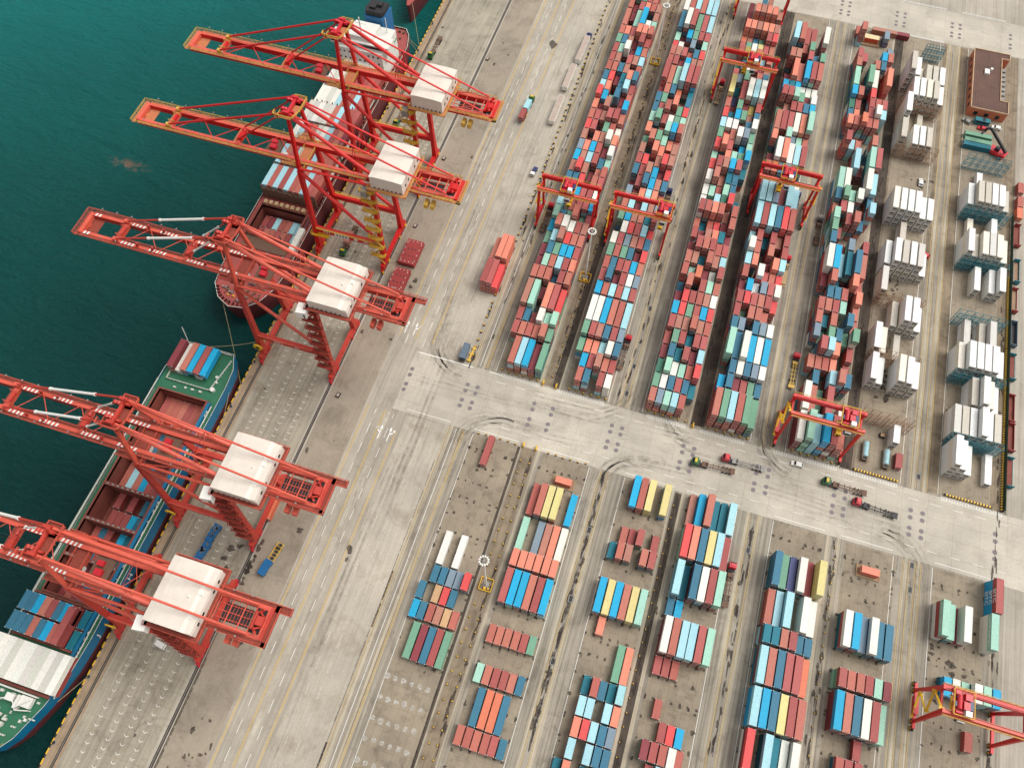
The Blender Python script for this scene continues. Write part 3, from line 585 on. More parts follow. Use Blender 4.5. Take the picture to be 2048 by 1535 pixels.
# the rest as one field
vs, fs, ms, cs = [], [], [], []
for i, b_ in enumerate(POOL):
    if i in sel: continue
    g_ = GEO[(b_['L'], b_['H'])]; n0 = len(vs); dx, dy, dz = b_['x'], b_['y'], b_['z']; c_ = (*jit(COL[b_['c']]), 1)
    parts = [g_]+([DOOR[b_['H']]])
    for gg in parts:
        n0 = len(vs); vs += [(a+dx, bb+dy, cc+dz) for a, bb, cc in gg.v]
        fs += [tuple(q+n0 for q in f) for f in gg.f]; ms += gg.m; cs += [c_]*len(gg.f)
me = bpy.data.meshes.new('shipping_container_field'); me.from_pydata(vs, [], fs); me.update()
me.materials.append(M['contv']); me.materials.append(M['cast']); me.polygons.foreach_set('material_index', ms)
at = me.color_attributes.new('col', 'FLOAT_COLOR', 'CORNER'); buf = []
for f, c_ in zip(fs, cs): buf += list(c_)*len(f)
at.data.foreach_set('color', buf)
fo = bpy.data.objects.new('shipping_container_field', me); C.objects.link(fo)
tag(fo, 'packed field of further shipping containers of many colours across the upper yard', 'containers', kind='stuff')
print('containers', len(POOL), 'individual', len(sel))
# writing on box sides facing the left
def side_text(x, y, z, txt, size, mat, name='lettering', parent=None):
    mw = Matrix.Translation((x, y, z)) @ Matrix.Rotation(R_(-90), 4, 'Z') @ Matrix.Rotation(R_(90), 4, 'X')
    if parent: mw = parent.matrix_world.inverted() @ mw
    return text_mesh(txt, size, name, mat, parent, mw)
bpy.context.view_layer.update()
for b_ in POOL:
    if abs(b_['y']-101.2) < .6 and b_['x'] > 283:
        if 'o' in b_: side_text(b_['x']-.03, b_['y']+6.1, b_['z']+1.4, 'SITC', 2.5, M['white'], parent=b_['o'])
        else: SITC.append(b_)
    if 'o' in b_ and b_['top'] and abs(b_['y']-88.3) < .5 and b_['c'] == 'm' and b_['x'] > 266.5 and b_['n'] == 3: side_text(b_['x']-.03, b_['y']+6.1, b_['z']+1.4, 'CHINA SHIPPING', 1.35, M['white'], parent=b_['o'])
for b_ in SITC:
    tag(side_text(b_['x']-.05, b_['y']+6.1, b_['z']+1.4, 'SITC', 2.5, M['white'], 'painted_letters'), 'white SITC letters on the blue box, tier %s of the far right stack' % ('one' if b_['i'] == 0 else 'two'), 'lettering')
# ------------------------------------------------------------------ refrigerated containers
def reefer_unit():
    mb = MB()
    mb.boxa(.22, 2.22, -.1, .0, .25, 2.7); mb.boxa(.4, 1.15, -.13, -.1, 1.5, 2.3, 1); mb.boxa(1.3, 2.05, -.13, -.1, 1.5, 2.3, 1)
    mb.boxa(.4, 2.05, -.12, -.1, .5, 1.1, 2)
    return mb
RM = {}
def reefer(x, y, z, c, label):
    if not RM:
        o = GEO[(L40, 2.9)].build('refrigerated_container', [M['cont'], M['cast']]); u = reefer_unit().build('cooling_unit', [M['cast'], M['dark'], M['steel']])
        RM['b'] = o.data; RM['u'] = u.data; bpy.data.objects.remove(o); bpy.data.objects.remove(u)
    o = bpy.data.objects.new('refrigerated_container', RM['b']); C.objects.link(o); o.location = (x+rnd.uniform(-.05,.05), y+rnd.uniform(-.12,.12), z+.06)
    o.color = (*jit(c, .05), 1); tag(o, label, 'container', 'white refrigerated containers')
    u = bpy.data.objects.new('cooling_unit', RM['u']); C.objects.link(u); u.parent = o
    if rnd.random() < .35: u.location.z = 0
    return o
P_ = [150.2+28.45*i for i in range(9)]; Q_ = [v+14.7 for v in P_]
WH, GR, CR, TN = (226,226,222), (196,193,184), (222,214,196), (186,177,162)
bays = [  # (x0, pitch, y, heights, colours)
 (234.6,3.1,P_[1],[3,2,0,4,4,3],'WWWCWW','front bay'), (234.6,3.1,Q_[1],[3,2,0,1,0,0],'WCWTWW','second bay'), (234.6,3.1,P_[2],[0,0,2,4,4,2],'WWCWWW','third bay'),
 (234.6,3.1,Q_[2],[3,0,0,0,0,0],'GWWWWW','fourth bay'), (234.6,3.1,P_[3],[3,4,4,4,4,2],'WWTWGW','fifth bay'), (234.6,3.1,Q_[3],[0,0,2,0,0,0],'WWTWWW','sixth bay'), (234.6,3.1,P_[4],[4,4,4,4,3,3],'CWWWWW','seventh bay'),
 (234.6,3.1,Q_[5],[4,0,3,3,3,0],'TWWWTW','eighth bay'), (234.6,3.1,P_[6],[5,1,0,1,0,0],'WWTTWW','ninth bay'), (234.6,3.1,Q_[6],[0,4,4,4,4,3],'WWWCTW','tenth bay'), (234.6,3.1,P_[7],[5,4,2,3,3,3],'TWCTTW','eleventh bay'),
 (266.7,2.92,P_[0],[4,3,2,0,0,1],'WWWWWW','front bay'), (266.7,2.92,Q_[0],[3,3,3,4,3,3],'GTWWWT','second bay'), (266.7,2.92,P_[1],[0,0,3,4,3,2],'WWTWCW','third bay'), (266.7,2.92,Q_[1],[3,4,4,4,4,3],'CWWWWW','fourth bay'),
 (266.7,2.92,P_[2],[0,2,0,2,3,0],'WGWTGW','fifth bay'), (266.7,2.92,P_[3],[0,0,2,0,2,3],'WWWWWW','sixth bay'), (266.7,2.92,Q_[3],[4,3,4,4,4,3],'WTCGCC','seventh bay'), (266.7,2.92,P_[4],[0,1,0,0,2,0],'WCWWWW','eighth bay'),
 (266.7,2.92,Q_[4],[3,4,4,4,4,3],'WTTWWT','ninth bay'), (266.7,2.92,P_[5],[0,0,1,0,0,0],'WWWWWW','tenth bay')]
CC_ = dict(W=WH, G=GR, C=CR, T=TN); CN = dict(W='white', G='grey', C='cream', T='beige'); nre = 0
for x0, px, y, hh, cc, bn in bays:
    blk = 'sixth' if x0 < 250 else 'seventh'
    for i, h in enumerate(hh):
        nb = min([hh[j] if 0 <= j < 6 else 0 for j in (i-1, i+1)])
        for j in range(h):
            c_ = cc[i] if j == h-1 else rnd.choice('WWWWC')
            if x0+px*i < 0: continue
            reefer(x0+px*i, y, j*2.9, CC_[c_], '%s reefer box, tier %s of %s stack, %s of %s upper block' % (CN[c_], ['one','two','three','four','five'][j], ORD[i+1], bn, blk)); nre += 1
for i, (x, y) in enumerate(((246.4,156.2),)):
    for j in (0, 1): reefer(x, y-1, j*2.9, WH, ['lower','upper'][j]+' white refrigerated container standing alone near the tank frames').scale = (1, .62, 1)
print('reefers', nre)
def rack(x, y, wd, mat, label, lv=4):
    e = tag(empty('access_rack', (x, y, 0)), label, 'scaffold', 'access racks between refrigerated containers')
    mb = MB(); 
    for i in range(7):
        for yy in (0, 2.1): mb.bar((wd*i/6, yy, 0), (wd*i/6, yy, lv*2.9), .16, .16)
    for l in range(1, lv+1):
        for yy in (0, 2.1): mb.bar((0, yy, l*2.9), (wd, yy, l*2.9), .14, .14); mb.bar((0, yy, l*2.9-1.8), (wd, yy, l*2.9-1.8), .08, .08)
        for i in range(7): mb.bar((wd*i/6, 0, l*2.9), (wd*i/6, 2.1, l*2.9), .12, .12)
        mb.bar((0, 0, l*2.9-2.9), (wd/6, 0, l*2.9), .1, .1); mb.bar((wd, 0, l*2.9-2.9), (wd*5/6, 0, l*2.9), .1, .1)
    mb.build('frame', mat, e)
    for l in range(lv):
        m2 = MB()
        for k in range(8): m2.boxa(0, wd, .12+k*.24, .17+k*.24, l*2.9+.02+.3, l*2.9+.06+.3)
        m2.build('walkway', mat, e)
    return e
TE, BR = M['teal'], M['rackb']
for x, y, wd, mt, lb in ((234.2,Q_[1]-2.4,18.5,BR,'brown open steel rack in sixth upper block, just behind the front bay'),(234.2,Q_[2]-2.4,18.5,BR,'brown open steel rack in sixth upper block, between third and fourth bays'),
                    (234.2,P_[5]+12.3,18.5,BR,'brown open steel rack in sixth upper block, behind the white car'),(234.2,Q_[6]-2.4,18.5,BR,'brown open steel rack in sixth upper block, before the tenth bay'),
                    (266.3,Q_[0]-2.4,18.6,TE,'teal steel rack in seventh upper block, behind the front bay'),(266.3,Q_[1]-2.4,18.6,TE,'teal steel rack in seventh upper block, below the fourth bay'),
                    (266.3,Q_[2]-2.4,18.6,TE,'teal steel rack in seventh upper block with open ground behind'),(266.3,Q_[3]-2.4,18.6,TE,'teal steel rack in seventh upper block, below the seventh bay'),
                    (266.3,Q_[4]-2.4,18.6,TE,'teal steel rack in seventh upper block, below the ninth bay'),(266.3,307.6,18.4,TE,'teal steel rack beside the reach stacker near the orange building'),
                    (243,374.5,9,TE,'small teal rack at the top end of the sixth upper block')):
    rack(x, y, wd, mt, lb, 3)
rack(234.2, 163.0, 18.5, BR, 'brown steel rack beside the lowest yard crane', 3)
# ------------------------------------------------------------------ ship-to-shore cranes
def P(name, mb, mat, par): return mb.build(name, mat, par)
def sts(yc, T, label, word):
    B = T == 'B'
    red, top, wk, rl = (M['sal'], M['salp'], M['walkr'], M['salp']) if B else (M['red'], M['redp'], M['walk'], M['och'])
    tb = M['salp'] if B else M['redt']
    g = tag(empty('quay_crane', (0, yc, 0)), label, 'crane', 'ship-to-shore cranes along the quay')
    yb, yj, zj, ya, za, yg, zg, tip, back, xa = (10.8, 7.6, 43, 3.9, 67.5, 4.2, 47, -60, 65.5, 4.5) if B else (9.8, 7.2, 45, 3.9, 71.5, 4.2, 48.7, -66.3, 66.5, 4)
    a1, a2 = (-44.5, -17) if B else (-52, -23)
    zp = 14.5 if B else 13.5; XW, XL = 3.9, 33.7; zh = 52 if B else 55.5
    for x in (XW, XL):
        for s in (-1, 1):
            mb = MB(); ylow = s*(yb-.15); f = (zp-3)/(zj-3)
            mb.bar((x, s*yb, 2.6), (x, s*(yb+(yj-yb)*f), zp), 2.0, 2.6 if B else 3.0, w2=1.7, h2=1.9 if B else 2.0)
            mb.bar((x, s*(yb+(yj-yb)*f), zp), (x, s*yj, zg-1 if x == XL else zj+1), 1.7, 1.9, w2=1.6, h2=1.7)
            l_ = P('leg', mb, red, g)
        mb = MB(); mb.boxa(x-.75, x+.75, -yb-3.2, yb+3.2, 2.2, 4.0); sb = P('sill_beam', mb, red, g)
        mb = MB()
        for s in (-1, 1):
            for q in (-3.2, -1.1, 1.1, 3.2): mb.boxa(x-.42, x+.42, s*yb+q-.85, s*yb+q+.85, .25, 2.1)
        b_ = P('bogie', mb, M['crim'] if B else M['red'], g)
        mb = MB()
        for s in (-1, 1):
            for q in range(8):
                yy = s*yb-3.6+q*1.03; mb.tube((x-.3, yy, .48), (x+.3, yy, .48), .36, 10)
            mb.boxa(x+.45, x+.9, s*yb-4.5, s*yb-3.9, .3, 1.5); mb.boxa(x+.45, x+1.0, s*yb+1.8, s*yb+3, .8, 1.8)
        P('wheels', mb, M['yel'] if not B else M['crim'], b_)
        mb = MB(); mb.bar((x, -yj, zj), (x, yj, zj), 1.7, 2.4); P('cross_beam', mb, top if B else red, g)
    # low portal beams, upper ties, diagonals
    for s in (-1, 1):
        f = (zp-3)/(zj-3); yp = s*(yb+(yj-yb)*f)
        mb = MB(); mb.bar((XW, yp, zp), (XL, yp, zp), 1.5, 2.3); mb.bar((XW+1, yp-s*.2, zp+1.2), (XL-1, yp-s*.2, zp+1.2), 1.3, .15); pb = P('portal_beam', mb, red, g)
        mb = MB(); mb.rail((XW+1, yp+s*.9, zp+1.2), (XL-1, yp+s*.9, zp+1.2), 1.1, step=3); mb.boxa(XW+1, XL-1, min(yp+s*.2, yp+s*1.0), max(yp+s*.2, yp+s*1.0), zp+1.16, zp+1.24); P('railing', mb, rl, pb)
        mb = MB(); mb.tube((XW, s*yj, zj+2.0), (XL-1, s*yj, zj+2.5), .48); P('tie_tube', mb, tb, g)
        mb = MB(); mb.tube((XW+.5, s*(yj+.1), zj), (XL-.6, s*(yb-1.1), zp+1.6), .62 if B else .7, 10); P('diagonal_tube', mb, tb, g)
        if B:
            mb = MB(); mb.tube((XW, s*yj, zj+1), (20, s*5.2, zj+3), .35); mb.tube((20, s*5.2, zj+3), (XL-2, s*8.6, zj), .3); P('knee_brace', mb, top, g)
    # apex frame
    for s in (-1, 1):
        mb = MB(); mb.bar((XW, s*yj, zj), (xa, s*ya, za), 1.25, 1.35, w2=1.1, h2=1.1); P('mast_leg', mb, top if B else red, g)
        mb = MB(); mb.tube((xa, s*ya, za-.5), (XL+1.5, s*5.2, zg+1.5), .75 if B else .72, 10); P('back_strut', mb, tb, g)
        mb = MB(); mb.tube((xa+1, s*ya, za), (back-4, s*yg, zg+1.6), .36); P('back_stay', mb, tb, g)
        xm = 27.5; zz_ = za+(zg+1.6-za)*(xm-xa)/(back-4-xa)
        mb = MB()
        for xx in (xm-1.6, xm+1.6): mb.tube((xm, s*(ya+.1), zz_), (xx, s*5.0, zg+1), .13, 5)
        mb.tube((xm, ya, zz_), (xm, -ya, zz_), .12, 5); mb.tube((xm, s*ya, zz_), (xm, -s*5, zg+1), .1, 5); P('stay_support', mb, tb, g)
        for ax, dz in ((a1, 1.3), (a2, 1.2)):
            p0 = Vector((xa-.8, s*(ya+(.3 if ax == a1 else -.7)), za+.3)); p1 = Vector((ax, s*(yg if ax == a1 else yg-.6), zg+dz)); r = .36 if ax == a1 else .27
            if B:
                f0, f1 = (.25, .66) if ax == a1 else (.3, .72); q0, q1 = p0.lerp(p1, f0), p0.lerp(p1, f1)
                mb = MB(); mb.tube(p0, q0, r); mb.tube(q1, p1, r); fs_ = P('fore_stay', mb, M['sal'], g)
                m2 = MB(); m2.tube(q0, q1, r*1.25); [m2.tube(o_-(p1-p0).normalized()*.4, o_+(p1-p0).normalized()*.4, r*1.6) for o_ in (q0, q1)]; P('white_sleeve', m2, M['white'], fs_)
            else:
                mb = MB(); mb.tube(p0, p1, r*1.15); P('fore_stay', mb, M['red'], g)
    mb = MB()
    for k in (-1.2, -.6, .6, 1.2): mb.tube((xa-1.5, k, za), (a1+2, k*2.2, zg+.8), .045, 4)
    P('hoist_rope', mb, M['dark'], g)
    # apex platform with sheaves
    mb = MB(); mb.boxa(xa-3.2, xa+2.2, -ya-1.6, -ya+1.4, za-1.2, za-1.05); mb.boxa(xa-1.2, xa+3.4, ya-2.2, ya+1.8, za-1.2, za-1.05); mb.boxa(xa-.6, xa+2.4, -ya, ya, za-1.2, za-1.05); mb.boxa(xa-5.2, xa-3.2, -ya-1.3, -ya+.3, za-2.2, za-2.05)
    ap = P('apex_platform', mb, wk, g); mb = MB()
    for (x0, y0), (x1, y1) in (((-3.2,-5.5),(2.2,-5.5)),((2.2,-5.5),(3.4,-2)),((3.4,-2),(3.4,5.7)),((3.4,5.7),(-1.2,5.7)),((-1.2,5.7),(-1.2,2)),((-3.2,-5.5),(-3.2,-2.4)),((-5.2,-5.2),(-5.2,-3.4)),((-5.2,-5.2),(-3.2,-5.2))):
        mb.rail((xa+x0, y0, za-1.1), (xa+x1, y1, za-1.1), 1.2, step=1.0, t=.19)
    P('railing', mb, rl, ap); mb = MB()
    for s in (-1, 1):
        mb.box((xa-.4, s*ya, za), (2.4, 1.0, 1.9)); mb.box((xa+1.4, s*ya*.7, za-.2), (1.2, .7, 1.2))
        for q in (-.9, .1): mb.tube((xa-1.4+q, s*2.4-.5, za+.3), (xa-1.4+q, s*2.4+.5, za+.3), .75, 10)
    mb.bar((xa, -ya, za), (xa, ya, za), 1.0, 1.0)
    if B:
        mb.bar((xa, 2.5, za), (xa+2.2, 3.0, za+4.2), .35, .35); mb.bar((xa+4, 2.8, za), (xa+2.2, 3.0, za+4.2), .3, .3); mb.bar((xa-3.5, 3, za-.2), (xa+5, 3, za-.2), .3, .3)
    P('sheave_block', mb, M['crim'] if not B else M['sal'], ap)
    # boom and girders
    xh = 1.5
    for nm, x0, x1 in (('boom', tip, xh), ('main_girder', xh+.2, back)):
        bm = None
        for s in (-1, 1):
            mb = MB(); mb.boxa(x0, x1, s*yg-.62, s*yg+.62, zg-2.3, zg, 0); o_ = P('girder', mb, red, g)
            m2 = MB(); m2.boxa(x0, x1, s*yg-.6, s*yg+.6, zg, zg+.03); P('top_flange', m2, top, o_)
            m3 = MB(); a_, b_ = sorted((s*(yg+.65), s*(yg+1.75))); 
            if nm == 'main_girder':
                segs = ((x0, 31), (47.5, x1-1))
            else: segs = ((x0+1, x1-1),)
            for u, v in segs:
                m3 = MB(); m3.boxa(u, v, a_, b_, zg-.3, zg-.2); wo = P('walkway', m3, wk, o_)
                m4 = MB(); m4.rail((u, s*(yg+1.75), zg-.2), (v, s*(yg+1.75), zg-.2), 1.15, step=2.2, t=.14); P('railing', m4, rl, wo)
            if B and nm == 'boom':
                m5 = MB()
                for u0 in (tip+1.5, tip+15.2, tip+28, tip+43, tip+56):
                    for q in range(5 if u0 > tip+2 else 2):
                        u = u0+q*1.45
                        for yy, dy in ((s*(yg+.63), 0),):
                            m5.add([(u, yy, zg-1.7), (u+.75, yy, zg-1.7), (u+1.35, yy, zg-.45), (u+.6, yy, zg-.45)], [(0,1,2,3), (3,2,1,0)])
                        m5.add([(u+.5, s*yg-.58, zg+.05), (u+1.2, s*yg-.58, zg+.05), (u+1.5, s*yg+.58, zg+.05), (u+.8, s*yg+.58, zg+.05)], [(0,1,2,3)])
                P('white_stripe', m5, M['white'], o_)
                m6 = MB()
                for u in (-36, -30, -9): m6.bar((u, s*yg, zg), (u+.6, s*yg, zg+2.2), .4, .9)
                P('latch', m6, red, o_)
    def cross(x, wdt, hgt=1.6): 
        mb = MB(); mb.boxa(x, x+wdt, -yg-.4, yg+.4, zg-hgt, zg+.25); c_ = P('cross_tie', mb, top, g); return c_
    cross(tip, 1.4); cross(a1-.8, 1.8, 1.2); cross(a2-.8, 1.6, 1.2); cross(back-1.2, 1.2)
    mb = MB(); mb.boxa(tip+1.4, tip+5.5, -yg+.7, yg-.7, zg-1.9, zg-1.8); mb.boxa(tip-1.6, tip, -yg-1.7, yg+1.7, zg-.6, zg-.5); mb.boxa(a1-1.8, a1-.9, -yg, yg, zg-.4, zg-.3); mb.boxa(a2-2.2, a2-.9, -yg, yg, zg-.4, zg-.3)
    tp = P('end_platform', mb, wk, g); mb = MB(); mb.rail((tip-1.6, -yg-1.7, zg-.5), (tip-1.6, yg+1.7, zg-.5), 1.3, step=1.5, t=.14)
    for s in (-1, 1): mb.rail((tip-1.6, s*(yg+1.7), zg-.5), (tip+1, s*(yg+1.7), zg-.5), 1.3, step=1.5, t=.14); mb.rail((a1-1.2, s*2, zg+.3), (a1+1.4, s*2, zg+.3), 1.2, step=1, t=.14); mb.box((a1, s*yg, zg+.9), (1.8, 1.3, 1.5))
    mb.boxa(tip+.5, tip+1.5, -.8, .8, zg-2.6, zg-1.6)
    P('railing', mb, rl, tp)
    mb = MB(); xs = [a1+2+i*(xh-a1-4)/6 for i in range(7)]; sg = -1
    for i in range(6):
        if abs(xs[i]-a2) > 2: mb.tube((xs[i], sg*yg, zg-.2), (xs[i+1], -sg*yg, zg-.2), .16, 6)
        sg = -sg
    P('lattice_brace', mb, tb, g)
    if B:
        mb = MB(); mb.boxa(a1+1.5, xh-1, -yg+.75, -yg+1.7, zg-1.1, zg-1.0); iw = P('inner_walkway', mb, wk, g); mb = MB(); mb.rail((a1+1.5, -yg+1.7, zg-1), (xh-1, -yg+1.7, zg-1), 1.1, step=1.8, t=.12); P('railing', mb, rl, iw)
    mb = MB()
    for q in range(int((xh-tip)/4)): mb.box((tip+4+q*4, -yg+.9, zg-2.9-.25*(q % 2)), (2.6, .12, .5))
    P('festoon_cable', mb, M['dark'], g); mb = MB()
    for q in range(int((back-tip)/6)):
        for s in (-1, 1): mb.bar((tip+5+q*6, s*(yg+1.75), zg-.2), (tip+5+q*6, s*(yg+1.75), zg+2.3), .09, .09); mb.box((tip+5+q*6, s*(yg+1.6), zg+2.3), (.4, .5, .2))
    P('work_light', mb, M['steel'], g); mb = MB(); mb.boxa(a2-.2, a2+1.6, -2.6, 1.0, zg+.3, zg+1.7); mb.tube((a2+.5, 1.4, zg+1), (a2+.5, 3, zg+1), .7, 10); mb.boxa(a1+.2, a1+1.2, -1.6, 1.6, zg+.3, zg+1.2); P('sheave_box', mb, red, g)
    # pipe gallery between hinge and legs
    mb = MB(); mb.boxa(-2.5, 3.0, yg-.2, yg+3.6, zg-.6, zg-.5); mb.boxa(-2.5, 3.0, -yg-3.4, -yg+.2, zg-.6, zg-.5); mb.boxa(1.8, 6.2, -yj, yj, zg-1.5, zg-1.4); hp = P('hinge_platform', mb, wk, g)
    mb = MB(); mb.rail((-2.5, -yg-3.4, zg-.5), (3, -yg-3.4, zg-.5), 1.2, step=1.2, t=.14); mb.rail((-2.5, yg+3.6, zg-.5), (3, yg+3.6, zg-.5), 1.2, step=1.2, t=.14); mb.rail((6.2, -yj, zg-1.4), (6.2, yj, zg-1.4), 1.2, step=1.2, t=.14); mb.rail((1.8, -yj, zg-1.4), (1.8, yj, zg-1.4), 1.2, step=1.2, t=.14)
    P('railing', mb, rl, hp)
    # machinery house
    hx0, hx1, hy = (33.2, 47.9, 9.4) if B else (34.6, 47.4, 9.2); hb = zg+.5 if not B else zg+.3
    mb = MB(); mb.boxa(hx0, hx1, -hy, hy, hb, zh-.45)
    ro = [(hx0-.1,zh-.5),(hx0-.1,zh-.3),(hx0+2.2,zh),(hx1-3.2,zh),(hx1+.1,zh-(1.3 if B else .35)),(hx1+.1,zh-(1.5 if B else .5))]
    h_ = P('machinery_house', mb, M['house'], g); mb = MB()
    vs_ = [(x, -hy-.15, z) for x, z in ro]+[(x, hy+.15, z) for x, z in ro]; n = 6
    mb.add(vs_, [(i, (i+1) % n, n+(i+1) % n, n+i)[::-1] for i in range(n)]+[tuple(range(n)), tuple(range(2*n-1, n-1, -1))])
    for q in range(1, 4): mb.boxa(hx0+(hx1-hx0)*q/4-.06, hx0+(hx1-hx0)*q/4+.06, -hy, hy, zh-.35, zh+.06 if q < 3 else zh-.2)
    for q in range(1, 5): mb.boxa(hx0+2, hx1-3.2, -hy+q*2*hy/5-.05, -hy+q*2*hy/5+.05, zh-.1, zh+.05)
    rf = P('roof', mb, M['house'], h_)
    if B:
        mb = MB(); mb.box((hx1-2.4, 2, zh-.3), (1.4, 1.4, .8)); mb.box((hx1-2.4, -4.8, zh-.3), (1.3, 1.2, .8)); mb.tube((hx1-5, 0, zh), (hx1-5, 0, zh+.6), .3); P('roof_vent', mb, M['white'], rf)
    mb = MB()
    for q in (-6, -3, 3.5, 6.5): mb.boxa(hx1+.0, hx1+.05, q-.5, q+.5, hb+1.6, hb+2.8)
    for q in range(7): mb.boxa(hx0+1.2+q*1.7, hx0+1.9+q*1.7, -hy-.05, -hy, hb+.25, hb+.85)
    P('window', mb, M['dark'], h_)
    mb = MB(); mb.boxa(hx0-1.3, hx1+1.3, -hy-1.3, hy+1.3, hb-.35, hb-.1); pf = P('house_platform', mb, wk, g); mb = MB()
    for p0, p1 in (((hx0-1.3,-hy-1.3),(hx1+1.3,-hy-1.3)),((hx1+1.3,-hy-1.3),(hx1+1.3,hy+1.3)),((hx0-1.3,hy+1.3),(hx1+1.3,hy+1.3)),((hx0-1.3,-hy-1.3),(hx0-1.3,hy+1.3))):
        mb.rail((*p0, hb-.1), (*p1, hb-.1), 1.1, step=1.8, t=.11)
    P('railing', mb, rl, pf)
    # rear machinery at the girder end
    mb = MB()
    for q in (49.5, 53.5, 57.5, 60.8): mb.bar((q, -yg, zg-.3), (q, yg, zg-.3), .32, .32)
    for yy in (-2, 0, 2): mb.bar((48, yy, zg-1.9), (back-1, yy, zg-1.9), .22, .22)
    if B:
        for q in range(12): mb.bar((51+q, -yg+.6, zg-2), (51+q, yg-.6, zg-2), .1, .1)
    for s in (-1, 1): mb.bar((48, s*yg, zg), (55, s*yg, zg+1.6), .3, .3); mb.bar((55, s*yg, zg+1.6), (back-4, s*yg, zg+.6), .3, .3)
    P('rear_frame', mb, top, g); mb = MB()
    mb.boxa(51, 59.5, -2.6, 2.6, zg-2.9, zg-2.1); mb.boxa(back-4.6, back-1.4, -3.4, 3.4, zg-1.2, zg-.6); P('trolley_deck', mb, M['dark'], g)
    mb = MB()
    for s in (-1, 1): mb.bar((back-3.6, s*1.8, zg), (back-1.6, s*3.4, zg+2.4), .6, .9); mb.bar((back-1.2, s*1.2, zg), (back-2.6, s*2.6, zg+2.4), .4, .5)
    mb.boxa(back-3.1, back-.9, -1.2, 1.4, zg-.5, zg+1.5); mb.tube((back-4, -2.6, zg+.2), (back-4, 2.6, zg+.2), .6, 10); mb.boxa(back-.6, back+.4, -yg-.6, yg+.6, zg-1.6, zg+.3)
    P('boom_winch', mb, red, g); mb = MB()
    ep = [((back+.4, -yg-2.2), (back+2, -yg-2.2)), ((back+2, -yg-2.2), (back+2, yg+1)), ((back-9, -yg-2.2), (back+.4, -yg-2.2))]
    mb.boxa(back-9, back+2, -yg-2.2, -yg-.7, zg-.5, zg-.4); mb.boxa(back+.4, back+2, -yg-2.2, yg+1.5, zg-.5, zg-.4)
    if B: mb.boxa(back-1, back+5.5, yg-.4, yg+1.8, zg-.5, zg-.4); ep += [((back-1, yg+1.8), (back+5.5, yg+1.8)), ((back+5.5, yg+1.8), (back+5.5, yg-.4)), ((back+2, yg-.4), (back+5.5, yg-.4))]
    bp_ = P('rear_platform', mb, wk, g); mb = MB()
    for p0, p1 in ep: mb.rail((*p0, zg-.4), (*p1, zg-.4), 1.2, step=1.2, t=.13)
    P('railing', mb, rl, bp_)
    mb = MB(); mb.boxa(54.5, 56, -yg-3.8, -yg-.8, zg-5.4, zg-3.2); mb.boxa(57, 58.5, -yg-3.8, -yg-.8, zg-5.4, zg-3.2) ; mb.bar((55.2, -yg-1, zg-3), (55.2, -yg-1, zg-1), .2, .2); mb.bar((57.7, -yg-1, zg-3), (57.7, -yg-1, zg-1), .2, .2)
    P('hanging_cradle', mb, rl, g)
    # trolley with cab, spreader
    xt = 12 if B else -9
    mb = MB(); mb.boxa(xt-3, xt+3, -yg+.8, yg-.8, zg-1.5, zg-.9); tr = P('trolley', mb, M['rust'], g); mb = MB(); mb.boxa(xt-1.2, xt+1.2, -2.2, -.2, zg-.9, zg+.5); mb.boxa(xt-1.8, xt+.4, .6, 2.2, zg-.9, zg+.2); P('winch', mb, M['crim'], tr)
    xcab = 3.6 if B else -5.5
    mb = MB(); mb.boxa(xcab-1.4, xcab+1.6, -yg+1.0, -yg+3.6, zg-5.2, zg-2.4); cb = P('operator_cab', mb, M['white'], g); mb = MB(); mb.boxa(xcab-1.5, xcab-1.4, -yg+1.2, -yg+3.4, zg-4.8, zg-2.9); P('window', mb, M['glass'], cb)
    # stair tower along the near landside leg
    xs_, ys_ = XL-1.0, -yb-.6
    n = 8; z0 = 4; z1 = zj+1; mb = MB(); m2 = MB()
    for i in range(n):
        za_, zb_ = z0+(z1-z0)*i/n, z0+(z1-z0)*(i+1)/n; f0, f1 = (za_-3)/(zj-3), (zb_-3)/(zj-3); yl0 = -(yb+(yj-yb)*f0)-1.1; yl1 = -(yb+(yj-yb)*f1)-1.1; xo = XL-3.4; xi = XL+.9
        mb.boxa(xo-.8, xi+.9, yl1-1.9, yl1+.2, zb_-.1, zb_)
        p0, p1 = ((xo, yl0-1.3, za_), (xi, yl1-1.3, zb_)) if i % 2 else ((xi, yl0-.3, za_), (xo, yl1-.3, zb_))
        mb.bar(p0, p1, .85, .18)
        m2.rail((xo-.8, yl1-1.9, zb_), (xi+.9, yl1-1.9, zb_), 1.2, step=1.2, t=.16); m2.rail((xo-.8, yl1-1.9, zb_), (xo-.8, yl1+.2, zb_), 1.2, step=1, t=.16); m2.rail((xi+.9, yl1-1.9, zb_), (xi+.9, yl1+.2, zb_), 1.2, step=1, t=.16)
        m2.bar(Vector(p0)+Vector((0,-.45,1)), Vector(p1)+Vector((0,-.45,1)), .1, .1)
    st_ = P('stair_tower', mb, wk if B else M['och'], g); P('railing', m2, M['sal'] if B else M['yel'], st_)
    if B:
        mb = MB(); mb.box((31.0, -yj-2.8, zj+2.5), (3.6, 4.2, 3.4), 0, .12); eb = P('electric_house', mb, M['white'], g); mb = MB(); mb.box((32.4, -yj-4.95, zj+2.4), (.5, .1, 1.8)); P('window', mb, M['dark'], eb)
        mb = MB(); mb.tube((XW+.2, -yb-1.6, 9.6), (XW+.2, -yb-2.1, 9.6), 1.9, 18); cr = P('cable_reel', mb, M['yel'], g); mb = MB(); mb.tube((XW+.2, -yb-2.1, 9.6), (XW+.2, -yb-2.4, 9.6), .7, 10); P('hub', mb, M['dark'], cr)
    else:
